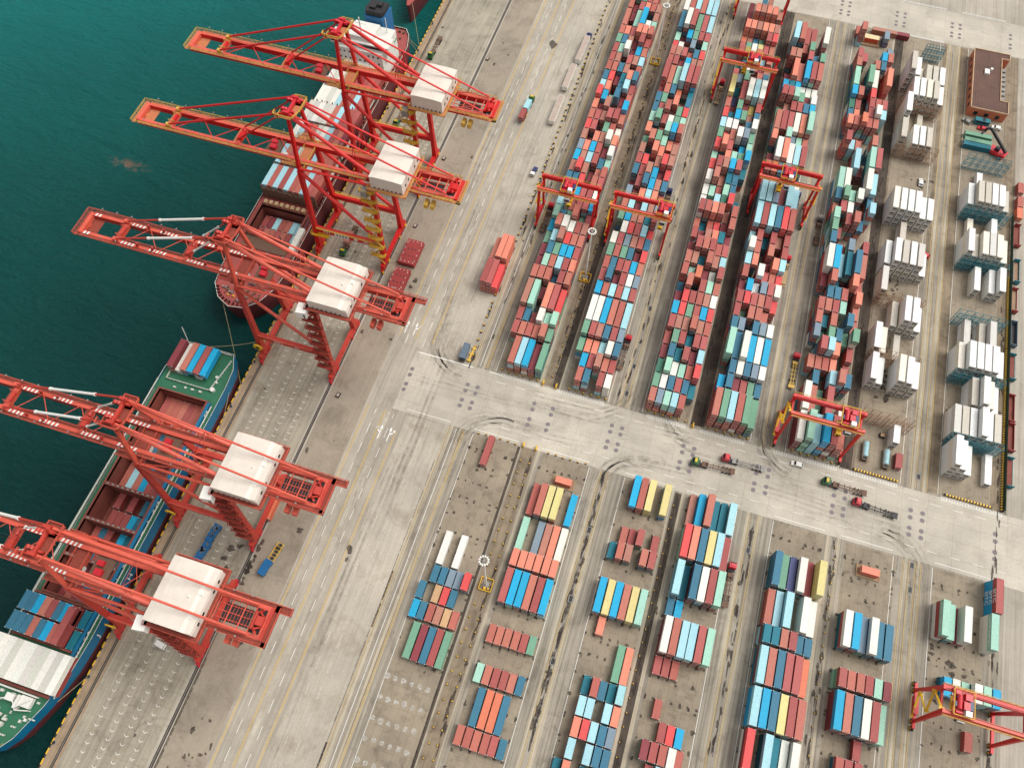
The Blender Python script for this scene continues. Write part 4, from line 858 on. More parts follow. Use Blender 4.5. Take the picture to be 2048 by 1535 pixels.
        mb = MB(); mb.box((31.4, -yj-1.8, zj+.5), (2.4, 3.2, 3)); P('electric_house', mb, M['steel'], g)
        mb = MB(); mb.boxa(XW-1.6, XW+6, -yb-1.6, -yb+.9, 11.2, 11.3); mb.rail((XW-1.6, -yb-1.6, 11.3), (XW+6, -yb-1.6, 11.3), 1.2, step=1.3, t=.15); mb.rail((XW-1.6, -yb-1.6, 11.3), (XW-1.6, -yb+.9, 11.3), 1.2, step=1.3, t=.15); P('leg_platform', mb, M['yel'], g)
    f = (zp-3)/(zj-3); yp = -(yb+(yj-yb)*f)
    def lt(txt, x, size, mat=M['white'], z=zp):
        mw = Matrix.Translation((x, yp-.79, z)) @ Matrix.Rotation(R_(90), 4, 'X'); text_mesh(txt, size, 'lettering', mat, g, mw)
    if B: lt('SDT', XW+9.5, 2.1); lt('S'+{'three':'03','four':'04','five':'05'}[word], XW+17, 1.3); lt('C', XW+23, 1.6, M['dark'])
    else:
        lt('701' if word == 'two' else '702', XW+5.5, 2.3); mb = MB(); mb.boxa(XW+9, XW+15.4, yp-.83, yp-.76, zp-1, zp+1); sp_ = P('name_board', mb, M['white'], g); lt('085', XW+23, 1.6)
        mb = MB(); mb.disc(XW+18.5, 0, 0, .85, 14); mb.v = [(x, yp-.8, zp+y) for x, y, z in mb.v]; P('round_emblem', mb, M['white'], g)
        for q in range(4): mb = MB(); mb.boxa(XW+9.8+q*1.35, XW+10.6+q*1.35, yp-.86, yp-.832, zp-.45, zp+.45); P('board_mark', mb, M['navy'], sp_)
    return g
sts(229.3, 'A', 'bright red quay crane with ochre walkways, farthest up the quay', 'one')
sts(186.0, 'A', 'bright red quay crane with ochre walkways, number 701 on its beam', 'two')
sts(131.7, 'B', 'salmon red quay crane standing over the bow of the red ship', 'three')
sts(61.5, 'B', 'salmon red quay crane over the middle of the blue ship', 'four')
sts(20.8, 'B', 'salmon red quay crane nearest the bow of the blue ship', 'five')
# ------------------------------------------------------------------ rubber tyred gantry cranes
def rtg(x0, x1, yc, xt, sp, label, spx=None, stairs='L'):
    g = tag(empty('yard_crane', (0, yc, 0)), label, 'crane', 'rubber-tyred yard gantry cranes'); red = M['red']
    for x, s in ((x0, -1), (x1, 1)):
        for t_ in (-1, 1):
            mb = MB(); mb.bar((x, t_*5.0, 2.0), (x, t_*3.45, 21.6), .75, .9, w2=1.0, h2=1.5); P('leg', mb, red, g)
        mb = MB(); mb.boxa(x-.45, x+.45, -7.2, 7.2, 1.6, 2.5); P('sill_beam', mb, red, g)
        for t_ in (-1, 1):
            for q in (-1.1, 1.1):
                mb = MB(); yy = t_*6+q; mb.tube((x-.38, yy, .85), (x+.38, yy, .85), .83, 16); wl = P('wheel', mb, M['tyre'], g)
                m2 = MB(); m2.tube((x-.42, yy, .85), (x+.42, yy, .85), .4, 10); P('hub', m2, M['yel'], wl)
        mb = MB(); mb.bar((x, -3.4, 20), (x, 3.4, 20), .55, .7); P('end_tie', mb, red, g)
    for t_ in (-1, 1):
        mb = MB(); mb.boxa(x0-.9, x1+.9, t_*3.5-.6, t_*3.5+.6, 21.2, 22.9); gd = P('girder', mb, red, g)
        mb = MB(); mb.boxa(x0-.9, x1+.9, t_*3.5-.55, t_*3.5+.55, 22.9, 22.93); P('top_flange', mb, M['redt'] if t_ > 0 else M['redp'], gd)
        mb = MB(); a_, b_ = sorted((t_*4.12, t_*4.8)); mb.boxa(x0-.6, x1+.6, a_, b_, 21.9, 21.98); wk = P('walkway', mb, M['walk'], gd)
        mb = MB(); mb.rail((x0-.6, t_*4.8, 21.98), (x1+.6, t_*4.8, 21.98), 1.1, step=2, t=.1); P('railing', mb, M['och'], wk)
        mb = MB(); mb.boxa(x0, x1, t_*3.2-.05, t_*3.2+.05, 22.94, 23.1); P('rail', mb, M['dark'], gd)
    tr = empty('trolley'); tr.parent = g
    mb = MB(); mb.boxa(xt-3, xt+3, -3.9, 3.9, 23.15, 23.4); P('deck', mb, M['sal'], tr)
    mb = MB()
    mb.tube((xt-1.4, -2, 24.2), (xt-1.4, 2, 24.2), .75, 12); mb.boxa(xt-.4, xt+1.4, -1.9, .4, 23.4, 25.0); mb.boxa(xt+.2, xt+2.2, 1.0, 2.9, 23.4, 24.6); mb.boxa(xt-2.6, xt-1.2, 2.2, 3.4, 23.4, 24.4)
    mb.tube((xt-2.4, -3, 24), (xt-.4, -3, 24), .5, 10); P('winch', mb, M['crim'], tr)
    mb = MB(); mb.boxa(xt+1.6, xt+2.7, -1.6, 1.0, 23.4, 24.4); mb.tube((xt-2.3, 1.2, 24), (xt-.9, 1.8, 24), .35, 8); mb.boxa(xt-2.7, xt-2.1, -1.5, 0, 23.4, 24.3); P('motor', mb, M['navy'], tr)
    mb = MB(); mb.boxa(xt+.1, xt+1.9, -3.7, -2.1, 23.4, 25.3); P('control_cabinet', mb, M['white'], tr)
    mb = MB(); mb.boxa(xt-.6, xt+1.6, -5.2, -3.6, 19.2, 21.6); mb.boxa(xt-.7, xt-.6, -5.1, -3.7, 19.6, 21.0, 1); mb.boxa(xt-.5, xt+1.5, -5.25, -5.2, 19.6, 21.0, 1); mb.build('operator_cab', [M['white'], M['glass']], tr)
    mb = MB()
    for a_, b_ in (((-3,-3.9),(3,-3.9)),((3,-3.9),(3,3.9)),((3,3.9),(-3,3.9)),((-3,3.9),(-3,-3.9))): mb.rail((xt+a_[0], a_[1], 23.4), (xt+b_[0], b_[1], 23.4), 1.1, step=1.5, t=.12)
    P('railing', mb, M['yel'], tr)
    xs = xt+(spx or 0); z = sp
    sg = empty('spreader'); sg.parent = g
    mb = MB(); mb.boxa(xs-.9, xs+.9, -3.05, 3.05, z+.2, z+.5); mb.boxa(xs-1.2, xs+1.2, -3.05, -2.7, z, z+.5); mb.boxa(xs-1.2, xs+1.2, 2.7, 3.05, z, z+.5); mb.boxa(xs-1.1, xs+1.1, -1.1, 1.1, z+.5, z+1.4); mb.boxa(xs-.5, xs+.5, -.6, .6, z+1.4, z+1.9); P('frame', mb, M['yel'], sg)
    mb = MB(); mb.boxa(xs-.4, xs+.4, -.5, .5, z+1.9, z+2.2); P('head_block', mb, M['dark'], sg); mb = MB()
    for a_ in (-.9, .9):
        for b_ in (-1, 1): mb.tube((xs+a_, b_, z+1.4), (xt+a_*1.3, b_*1.6, 23.2), .05, 5)
    P('hoist_rope', mb, M['dark'], g)
    xe, s = (x0, -1) if stairs == 'L' else (x1, 1)
    mb = MB(); mb.boxa(xe+s*.5-.7, xe+s*.5+.7, -3.2, 2.6, 2.5, 4.6); P('power_pack', mb, M['crim'] if stairs == 'L' else M['salp'], g)
    mb = MB(); za_ = 2.6; 
    for i in range(4):
        yb0, yb1 = (-4, 4) if i % 2 == 0 else (4, -4); z0_, z1_ = za_+i*4.9, za_+(i+1)*4.9
        mb.bar((xe+s*1.0, yb0*(1-.09*i), z0_), (xe+s*1.0, yb1*(1-.09*(i+1)), z1_), .7, .16); mb.bar((xe+s*1.35, yb0*(1-.09*i), z0_+1), (xe+s*1.35, yb1*(1-.09*(i+1)), z1_+1), .1, .1)
        mb.boxa(min(xe, xe+s*1.6), max(xe, xe+s*1.6), min(yb1*.8, yb1*.62), max(yb1*.8, yb1*.62), z1_-.1, z1_)
    P('stair', mb, M['yel'], g)
    return g
rtg(88.9, 112.9, 222.1, 100.7, 14.5, 'red yard crane straddling the first upper block beside the tall lamp mast', 1.0)
rtg(120.2, 144.2, 222.3, 141.2, 14, 'red yard crane over the second upper block, trolley at its right end')
rtg(148.2, 172.5, 321.2, 161.8, 16.5, 'red yard crane over the third upper block among orange stacks', -3)
rtg(176.3, 200.3, 257.0, 187.0, 14.5, 'red yard crane over the fourth upper block of pale blue boxes', -1.5, 'R')
rtg(204.9, 229.4, 150.2, 224.4, 13.5, 'red yard crane over the fifth upper block at the crossroad', -.5, 'L')
rtg(262.8, 287.3, 64.4, 267.6, 17, 'red yard crane with yellow stairs at the lower right corner', 0)
rtg(148.2, 172.3, 383.5, 160, 17, 'red yard crane partly cut off by the top edge, beyond the orange stacks')
# ------------------------------------------------------------------ ships
def ship(name, label, hull, zd, zr, mats, holds, inset=1.1):
    hm, bm, dm, wm = mats; g = tag(empty('cargo_ship', (0,0,0)), label, 'ship')
    cx = sum(p_[0] for p_ in hull)/len(hull); cy = (min(p_[1] for p_ in hull)+max(p_[1] for p_ in hull))/2; n = len(hull)
    def ring(k, z, fy=1): return [(cx+(x-cx)*k, cy+(y-cy)*fy, z) for x, y in hull]
    mb = MB(); a, b_, c_ = ring(1, zd+.9), ring(.995, zr, .995), ring(.95, -3.6, .975)
    mb.add(a+b_, [(i, (i+1) % n, n+(i+1) % n, n+i) for i in range(n)], 0); mb.add(b_+c_, [(i, (i+1) % n, n+(i+1) % n, n+i) for i in range(n)], 1)
    hu = mb.build('hull', [hm, bm], g)
    mb = MB(); a2 = ring(.985, zd+.9, .997); mb.add(a+a2, [(i, n+i, n+(i+1) % n, (i+1) % n) for i in range(n)]); mb.build('bulwark_rail', M['wrail'], hu)
    # deck with hold openings: bands of the outline between the holds
    mb = MB(); xl, xr = holds['x']; ys = sorted(holds['y'])
    def clip(y0, y1):
        out = []; pts = [(x, y) for x, y, z in ring(.99, zd, .998)]
        for lo, sgn in ((y0, 1), (y1, -1)):
            res = []
            for i in range(len(pts)):
                p, q = pts[i], pts[(i+1) % len(pts)]; ip = (p[1]-lo)*sgn >= 0; iq = (q[1]-lo)*sgn >= 0
                if ip: res.append(p)
                if ip != iq: f = (lo-p[1])/(q[1]-p[1]); res.append((p[0]+(q[0]-p[0])*f, lo))
            pts = res
            if not pts: break
        return pts
    def clipx(pts, lo, sgn):
        res = []
        for i in range(len(pts)):
            p, q = pts[i], pts[(i+1) % len(pts)]; ip = (p[0]-lo)*sgn >= 0; iq = (q[0]-lo)*sgn >= 0
            if ip: res.append(p)
            if ip != iq: f = (lo-p[0])/(q[0]-p[0]); res.append((lo, p[1]+(q[1]-p[1])*f))
        return res
    y = min(p_[1] for p_ in hull)-1; bands = []
    for h0, h1 in ys: bands.append((y, h0, 0)); bands.append((h0, h1, 1)); y = h1
    bands.append((y, max(p_[1] for p_ in hull)+1, 0))
    for y0, y1, op in bands:
        pts = clip(y0, y1)
        if len(pts) < 3: continue
        if not op: mb.poly([(x, yy, zd) for x, yy in pts])
        else:
            for lo, sg in ((xl, -1), (xr, 1)):
                pp = clipx(pts, lo, sg)
                if len(pp) > 2: mb.poly([(x, yy, zd) for x, yy in pp])
    mb.build('deck', dm, g)
    for h0, h1 in ys:
        mb = MB(); d0 = holds.get('d', -2.5)
        mb.add([(xl,h0,zd+1.2),(xr,h0,zd+1.2),(xr,h1,zd+1.2),(xl,h1,zd+1.2),(xl,h0,d0),(xr,h0,d0),(xr,h1,d0),(xl,h1,d0)], [(4,5,6,7),(0,1,5,4),(1,2,6,5),(2,3,7,6),(3,0,4,7)])
        ho = mb.build('hold', wm, g)
        mb = MB()
        for x_0, x_1, y_0, y_1 in ((xl-.7,xl,h0-.6,h1+.6),(xr,xr+.7,h0-.6,h1+.6),(xl,xr,h0-.6,h0),(xl,xr,h1,h1+.6)): mb.boxa(x_0, x_1, y_0, y_1, zd-.05, zd+1.25)
        mb.build('coaming', holds['cm'], ho)
    return g
HB = [(-26.2,114),(-4.2,114),(-1.4,108),(-.7,100),(-.6,90),(-.6,2),(-1.3,-8),(-4.0,-20),(-8.0,-31),(-11.3,-35.6),(-14.4,-37.2),(-18,-35),(-23,-27),(-26.4,-14),(-27.8,-2),(-28,20),(-27.4,100)][::-1]
sb = ship('b', 'long blue container ship with open holds moored below the salmon cranes', HB, 7, 2.2, (M['hullb'], M['hullr'], M['deckg'], M['hold']),
     dict(x=(-24.4,-4.9), y=[(79.6,92.0),(66.2,78.6),(52.9,65.2),(39.4,51.6),(26.0,38.2),(12.4,24.8)], cm=M['hold']))
mb = MB(); mb.boxa(-2.35, -1.95, -17, 91, 7.9, 8.05)
for k in range(46): mb.boxa(-2.2, -2.1, -16.5+k*2.35, -16.3+k*2.35, 7, 7.9)
mb.build('side_rail', M['wrail'], sb)
mb = MB(); mb.boxa(-4.1, -3.0, -17.5, 92, 7.0, 8.3); mb.build('side_coaming', M['hullb'], sb)
mb = MB(); mb.boxa(-27.3, -27.0, -10, 96, 7.9, 8.4); mb.build('side_rail', M['wrail'], sb)
mb = MB(); mb.boxa(-28.0, -3.4, -17.6, -16.7, 7, 8.8); mb.boxa(-26.0, -4.4, 10.9, 11.5, 7, 9.5); mb.boxa(-25.8, -4.2, -3.2, -2.6, 7, 9.4); mb.boxa(-27, -4.8, -3.0, 11, 7.0, 7.2); mb.build('hatch_coaming', M['hold'], sb)
mb = MB(); pts = [(-25.5,-21.5),(-19.5,-22.5),(-14.5,-20.3),(-11.5,-23.5),(-7.5,-22.5)]
for p0, p1 in zip(pts, pts[1:]): mb.bar((*p0, 8.3), (*p1, 8.3), .3, 2.4)
mb.boxa(-16.5,-13.5,-21.6,-19.4,7,9.6); mb.boxa(-11.6,-7.6,-22,-18.8,7.6,9.2); mb.boxa(-12.4,-11.6,-23,-19,7,10.2); mb.bar((-8.2,-19.5,10),(-12,-23,10),.3,.3); mb.boxa(-25.5,-7.2,-18.5,-18.0,7,8.4); mb.boxa(-7.9,-7.1,-25.6,-24.8,7,8)
mb.build('breakwater', M['shipw'], sb)
mb = MB()
for x, y in ((-17,-27.5),(-14.6,-28.4)): mb.tube((x-1.2,y,8),(x+1.2,y,8),.75,12); mb.boxa(x-.6,x+.6,y-1.2,y-.6,7,8.6); mb.tube((x+.2,y+1.6,7.9),(x+1.6,y+1.6,7.9),.5,10)
for x, y in ((-20,-29),(-18.6,-31.5),(-12.5,-31),(-10.5,-28),(-15,-33),(-20.5,-25)): mb.tube((x,y,7),(x,y,7.9),.3,8); mb.tube((x+.9,y,7),(x+.9,y,7.9),.3,8)
mb.build('windlass', M['wrail'], sb)
mb = MB(); mb.tube((-14.5,-34.8,7),(-14.5,-34.8,12),.18); mb.tube((-22,112,7),(-25,116,15),.14); mb.build('mast', M['shipw'], sb)
mb = MB()
for _ in range(26): mb.box((-15.8+rnd.uniform(-2.6,2.6), 111+rnd.uniform(-2,2), 7.6+rnd.random()*1.6), (rnd.uniform(.5,1.6), rnd.uniform(.5,1.4), rnd.uniform(.5,1.4)), 0, rnd.random()*3)
mb.build('mooring_winch', M['dark'], sb)
mb = MB(); mb.tube((-5.2,97.6,7),(-5.2,97.6,8.2),.9,14); mb.tube((-5.4,101,7),(-5.4,101,7.8),.5,10); mb.box((-6,103,7.5),(1,.8,1)); mb.build('deck_locker', M['shipw'], sb)
mb = MB()
for p0, p1 in (((-24.4,97),(-6.2,97)),((-6.2,97),(-3.8,111)),((-24.4,97),(-24.4,113)),((-24,113.3),(-5,113.3))): mb.rail((*p0,7),(*p1,7),1.1,step=1.4,t=.2)
mb.build('railing', M['wrail'], sb)
mb = MB()
for _ in range(60):
    y = rnd.uniform(-16, 92); mb.box((-3.4+rnd.uniform(-.15,1.0), y, 7.5), (rnd.uniform(.2,.5), rnd.uniform(.3,1.4), rnd.uniform(.4,1)))
for _ in range(24): mb.box((rnd.uniform(-23,-5), rnd.choice((94.5,95.5,-24.5,-26,-19.6)), 7.3), (rnd.uniform(.3,1.2), rnd.uniform(.3,.9), rnd.uniform(.4,.9)))
mb.build('deck_clutter', M['wrail'], sb)['kind'] = 'stuff'; mb = MB()
for y in (79.0, 65.7, 52.2, 38.8, 25.4):
    for k in range(10): mb.boxa(-23.6+k*2.0,-22.7+k*2.0,y-.25,y+.25,8.25,8.6)
mb.boxa(-27.0,-26.8,-12,92,7,7.35); mb.build('hatch_fitting', M['steel'], sb)
text_mesh('J', 3.4, 'lettering', M['white'], sb, Matrix.Translation((-.45, 4.5, 4.8)) @ Matrix.Rotation(R_(90), 4, 'Z') @ Matrix.Rotation(R_(90), 4, 'X') @ Matrix.Rotation(0, 4, 'Z'))
text_mesh('H', 3.4, 'lettering', M['white'], sb, Matrix.Translation((-.45, 25.0, 4.8)) @ Matrix.Rotation(R_(90), 4, 'Z') @ Matrix.Rotation(R_(90), 4, 'X'))
HA = [(-27.8,150),(-26.6,142),(-22.4,136.2),(-16.4,133.2),(-10.2,134.2),(-5.4,138.4),(-2.0,146),(-.8,154),(-.8,296),(-3,304),(-6,308),(-22,308),(-26,304),(-28.4,294),(-28.4,160)]
sa = ship('a', 'red container ship with white bridge moored below the bright red cranes', HA, 7.6, 4.0, (M['hullr'], M['hullr'], M['deckr'], M['hold']), dict(x=(-25.6,-5.0), y=[(169.4,184.6)], cm=M['hold'], d=0))
mb = MB(); mb.boxa(-26,-3,272,290,7.6,22); mb.boxa(-22,-6,268.5,272,7.6,16); mb.boxa(-27,-2,275,283,16,19.4); mb.boxa(-24,-5,283,291,7.6,18); sp_ = mb.build('superstructure', M['shipw'], sa)
mb = MB(); mb.boxa(-29,0,273.5,280.5,22,25); mb.boxa(-20,-8,275,285,25,27.4); mb.build('bridge', M['shipw'], sp_)
mb = MB(); mb.boxa(-28.6,-.4,273.42,273.48,23,24.4)
for z in (10,13,16,19.5):
    for k in range(9): mb.boxa(-24.6+k*2.4,-23.8+k*2.4,271.9,271.98,z,z+.9)
mb.build('window', M['glass'], sp_)
mb = MB(); mb.boxa(-25,-20.5,279,285,22,22.05); mb.boxa(-9,-2.6,283,290,18.02,18.07); mb.build('green_deck', M['deckg'], sp_)
mb = MB(); mb.prism([(-19,291.5),(-10,291.5),(-9,294),(-9,301),(-19,301),(-20,294)],7.6,25); fn = mb.build('funnel', M['blue'], sa); mb = MB(); mb.prism([(-18.4,292.2),(-10.4,292.2),(-9.8,294),(-9.8,300.3),(-18.4,300.3),(-19.2,294)],25,27.6); mb.boxa(-17,-14,294,297,27.6,28.6); mb.boxa(-13.5,-11.5,296,299,27.6,28.8); mb.build('funnel_top', M['dark'], fn)
mb = MB(); mb.tube((-14,277,27),(-14,277,36),.3); mb.bar((-17,277,33),(-11,277,33),.2,.2); mb.tube((-6,287,22),(-6,287,30),.2); mb.build('radar_mast', M['shipw'], sa)
mb = MB()
for x, y in ((-19,140),(-17.4,143.5),(-12,139.5),(-9.6,143.8),(-14,137),(-22.5,141.5),(-7,145)):
    mb.tube((x,y,7.6),(x,y,8.6),.42,8); mb.tube((x+1.2,y,7.6),(x+1.2,y,8.6),.42,8)
for x, y in ((-16.4,146),(-11.8,146.5)): mb.tube((x-1.3,y,8.7),(x+1.3,y,8.7),.8,10)
mb.build('windlass', M['steel'], sa); mb = MB()
for k in range(14): a_ = R_(200+k*10); mb.box((-15+10.4*math.cos(a_),144+8.8*math.sin(a_),8.2),(1.2,.25,1.4),0,a_)
mb.build('bulwark_stay', M['hullr'], sa); mb = MB()
for x in (-19,-16.6): mb.tube((x,138.6,7.6),(x,138.6,8.4),.35,8)
mb.build('ventilator', M['yel'], sa)
mb = MB(); mb.boxa(-25.6,-5,184.8,187.4,7.6,9.4); 
for k in range(8): mb.boxa(-24.8+k*2.5,-23.4+k*2.5,185.1,186.9,9.4,10.4,1)
mb.build('hatch_crossing', [M['hold'], M['tan']], sa); mb = MB()
for k in range(7): mb.boxa(-24.8+k*2.6,-24.5+k*2.6,168.4,169.2,7.6,12)
mb.boxa(-25.6,-5,162.8,169.0,7.6,8.2); mb.build('lashing_frame', M['rust'], sa)
mb = MB(); mb.boxa(-3.6,-2.4,168,270,7.6,8.8); mb.build('side_coaming', M['hullr'], sa); mb = MB()
for y in (190.2, 203.7, 217.1, 230.5, 243.9, 257.3):
    mb.boxa(-27,-3,y-.25,y+.25,7.6,13)
    for k in range(11): mb.boxa(-27.2+k*2.5,-27+k*2.5,y-.4,y+.4,7.6,15)
for _ in range(70): mb.box((rnd.uniform(-2.4,-1.4), rnd.uniform(150,300), 8), (rnd.uniform(.2,.5), rnd.uniform(.3,1.4), rnd.uniform(.4,1)))
for _ in range(40): mb.box((rnd.uniform(-22,-6), rnd.uniform(136,147), 8), (rnd.uniform(.3,.9), rnd.uniform(.3,.8), rnd.uniform(.3,.9)))
for _ in range(26): mb.box((rnd.uniform(-24,-5), rnd.uniform(292,306), 8), (rnd.uniform(.3,1.3), rnd.uniform(.3,1.2), rnd.uniform(.4,1.4)))
mb.build('deck_clutter', M['rust'], sa)['kind'] = 'stuff'
HC = [(-12,324.5),(-10.8,325.2),(-9.6,330),(-7,342),(-3,360),(-1.2,385),(-1.2,520),(-26,520),(-26,385),(-21,355),(-14.6,332),(-13,326)]
sc_ = tag(empty('moored_ship'), 'dark red bow of a further ship at the top edge of the harbour', 'ship'); mb = MB(); n = len(HC); 
mb.add([(x,y,8) for x, y in HC]+[(-12+(x+12)*.55, 424+(y-424)*.985, -3.6) for x, y in HC], [(i,(i+1) % n,n+(i+1) % n,n+i)[::-1] for i in range(n)]); mb.build('hull', M['hullr'], sc_)
mb = MB(); mb.poly([(x,y,7.4) for x, y in HC]); mb.build('deck', M['deckr'], sc_)
# mooring lines and bollards
def rope(pts, label, sag=1.2, r=.09):
    mb = MB(); 
    for a, b_ in zip(pts, pts[1:]):
        a, b_ = Vector(a), Vector(b_); pr = a; n = 12
        for i in range(1, n+1):
            f = i/n; q = a.lerp(b_, f); q.z -= sag*4*f*(1-f); mb.tube(pr, q, r, 5); pr = q
    return tag(mb.build('mooring_line', M['rope']), label, 'rope')
rope([(-19.5,134.6,7.4),(.9,105.0,.6)], 'thick pale mooring line from red ship bow to the quay edge')
rope([(-21,112.6,7.6),(-.6,126,.6)], 'long mooring line from the blue ship stern to the quay', 1.6)
rope([(-2,108,7.6),(.9,88.5,.6)], 'short mooring line beside the blue ship stern quarter')
rope([(-11.5,-35,7.8),(.9,-7.8,.6)], 'mooring line from the blue ship bow to a round quay bollard')
rope([(-5,305,7.8),(.9,306,.6)], 'level mooring line from the red ship stern to the quay'); rope([(-7,307,8),(.9,303,.6)], 'lower mooring line from the red ship stern to the quay')
rope([(-10,327,8),(.9,306,.6)], 'white mooring line from the farthest ship down to the quay')
def bollard_quay(y, label):
    e = tag(empty('mooring_bollard', (.95, y, 0)), label, 'bollard', 'mooring bollards on the quay edge'); mb = MB(); mb.tube((0,0,0),(0,0,.5),.34,12); mb.tube((0,0,.5),(0,0,.68),.52,12); P('post', mb, M['dark'], e); mb = MB(); mb.boxa(-.6,.6,-.6,.6,.02,.1); P('base', mb, M['steel'], e)
for k in range(18): bollard_quay(-28.9+20.8*k, 'black iron mooring bollard on the quay edge, %s from the bottom' % ORD[k+1])
# ------------------------------------------------------------------ lamp masts
def mast(x, y, h, label):
    e = tag(empty('lamp_mast', (x, y, 0)), label, 'lamp', 'tall yard lamp masts')
    mb = MB(); mb.tube((0,0,0),(0,0,h),.42,12,0,.18); P('pole', mb, M['white'], e)
    hd = empty('lamp_head'); hd.parent = e; mb = MB()
    for i in range(20):
        a0, a1 = 2*math.pi*i/20, 2*math.pi*(i+1)/20; mb.bar((1.55*math.cos(a0),1.55*math.sin(a0),h-.2),(1.55*math.cos(a1),1.55*math.sin(a1),h-.2),.25,.25)
    for i in range(6): a0 = math.pi*i/3; mb.bar((0,0,h-.2),(1.5*math.cos(a0),1.5*math.sin(a0),h-.2),.12,.12)
    mb.tube((0,0,h-.5),(0,0,h+.15),.45,12); P('ring', mb, M['steel'], hd); mb = MB()
    for i in range(12): a0 = math.pi*i/6; mb.box((1.45*math.cos(a0),1.45*math.sin(a0),h-.02),(.62,.46,.3),0,a0)
    P('floodlight', mb, M['white'], hd)
    mb = MB(); mb.boxa(-1,1,-1,1,.07,.5); P('foundation', mb, M['steel'], e); mb = MB()
    for s in (-1,1): mb.boxa(-2.2,2.2,s*2.2-.12,s*2.2+.12,.07,.9); mb.boxa(s*2.2-.12,s*2.2+.12,-2.08,2.08,.07,.9)
    P('guard_rail', mb, M['yel'], e); mb = MB(); mb.boxa(-.5,.3,-1.9,-1.1,.1,1.3); mb.boxa(.8,1.5,-1.6,-1.1,.1,1.0); P('cabinet', mb, M['yel'], e)
mast(116.4,332.6,32.3,'tall white lamp mast near the top of the median'); mast(116.6,196.0,31.6,'grey lamp mast beside the yard crane in the middle of the yard'); mast(117.0,60.2,32.3,'lamp mast in the lower yard ringed by a yellow guard')
# ------------------------------------------------------------------ posts
mb = MB(); mb.boxa(-.32,.32,-.45,.45,0,.5); base0 = mb.build('post_base', M['dark']).data; mb = MB(); mb.boxa(-.22,.22,-.3,.3,.5,1.05); cap0 = mb.build('post_cap', M['yel']).data
for o in [o for o in bpy.data.objects if o.name.startswith('post_')]: bpy.data.objects.remove(o)
def post(x, y, label, grp, s=1):
    o = bpy.data.objects.new('barrier_post', base0); C.objects.link(o); o.location = (x+rnd.uniform(-.1,.1), y+rnd.uniform(-.25,.25), .06); o.rotation_euler.z = rnd.uniform(-.25,.25); o.scale = (s,s,s)
    c_ = bpy.data.objects.new('post_cap', cap0); C.objects.link(c_); c_.parent = o; tag(o, label, 'post', grp)
for k in range(60): post(83.1, 146+3.72*k, 'squat black post with yellow cap in the row left of the first upper block', 'barrier posts along the first upper block')
for k in range(50): post(116.6+(.5 if k % 3 else 0), 146+4.9*k, 'small yellow-topped post on the brown median between first and second upper blocks', 'posts on the upper median', .7)
for k in range(26):
    for x in (115.2, 118.3):
        y = 108-4.6*k
        if abs(y-60) > 3: post(x+rnd.uniform(-.2,.2), y, 'small yellow-topped post on the brown median between first and second lower blocks', 'posts on the lower median', .75)
for k in range(26): post(173.6, 108-4.6*k, 'small pale-topped post on the median between third and fourth lower blocks', 'posts on the second lower median', .6); post(232.3, 110-4.4*k, 'small pale-topped post on the median between fifth and sixth lower blocks', 'posts on the third lower median', .6)
for bi, x in enumerate(BX[:5]):
    for k in range(6):
        post(x+1.4+3.0*k, 142.9, 'yellow-topped post at the road end of the %s upper block' % ORD[bi+1], 'posts at the road end of the %s upper block' % ORD[bi+1], .85)
        if bi < 2: post(x+1.4+2.9*k, 114.2, 'yellow-topped post at the road end of the %s lower block' % ORD[bi+1], 'posts at the road end of the %s lower block' % ORD[bi+1], .85)
def kerbline(x0, x1, y, label, vert=False):
    e = tag(empty('striped_barrier'), label, 'barrier'); a, b_ = MB(), MB(); q = x0; i = 0
    while q < x1:
        (a if i % 2 else b_).boxa(*((y-.3,y+.3,q,q+.55) if vert else (q,q+.55,y-.35,y+.35)), .05, .8); q += .55; i += 1
    P('yellow_block', a, M['yel'], e); P('black_block', b_, M['dark'], e)
kerbline(235, 251.5, 142.6, 'low yellow and black striped barrier below the sixth upper block'); kerbline(268.5, 285.5, 142.6, 'low yellow and black striped barrier below the seventh upper block')
for a_, b_, l_ in ((142,178,'lower third'),(178,214,'middle third'),(214,250,'upper third')): kerbline(a_, b_, 288.9, l_+' of the long yellow and black barrier along the right road', True)
e = tag(empty('mesh_fence'), 'long dark green mesh fence beside the striped barrier at right', 'fence'); mb = MB()
for k in range(36): mb.boxa(289.35,289.5,142+k*4,142.15+k*4,0,2.6)
P('fence_post', mb, M['dark'], e); mb = MB(); mb.boxa(289.4,289.45,142,285,.3,2.5); P('mesh_panel', mb, paint('fence_green', (34,62,48), .8), e)
for (x, y) in ((113.9,142.2),(119.2,142.2),(114.2,114.6),(119.2,114.6),(174,141.8)):
    e = tag(empty('gate_post', (x,y,0)), 'yellow steel gate post at the road end of a median near x%d' % 0, 'post', 'yellow gate posts at the ends of the medians'); e['label'] = 'yellow steel gate post at the road end of a median'
    mb = MB(); mb.boxa(-.2,.2,-.9,.9,.06,1.8); mb.boxa(-.5,-.3,-.9,.9,.06,.3); P('upright', mb, M['yel'], e)
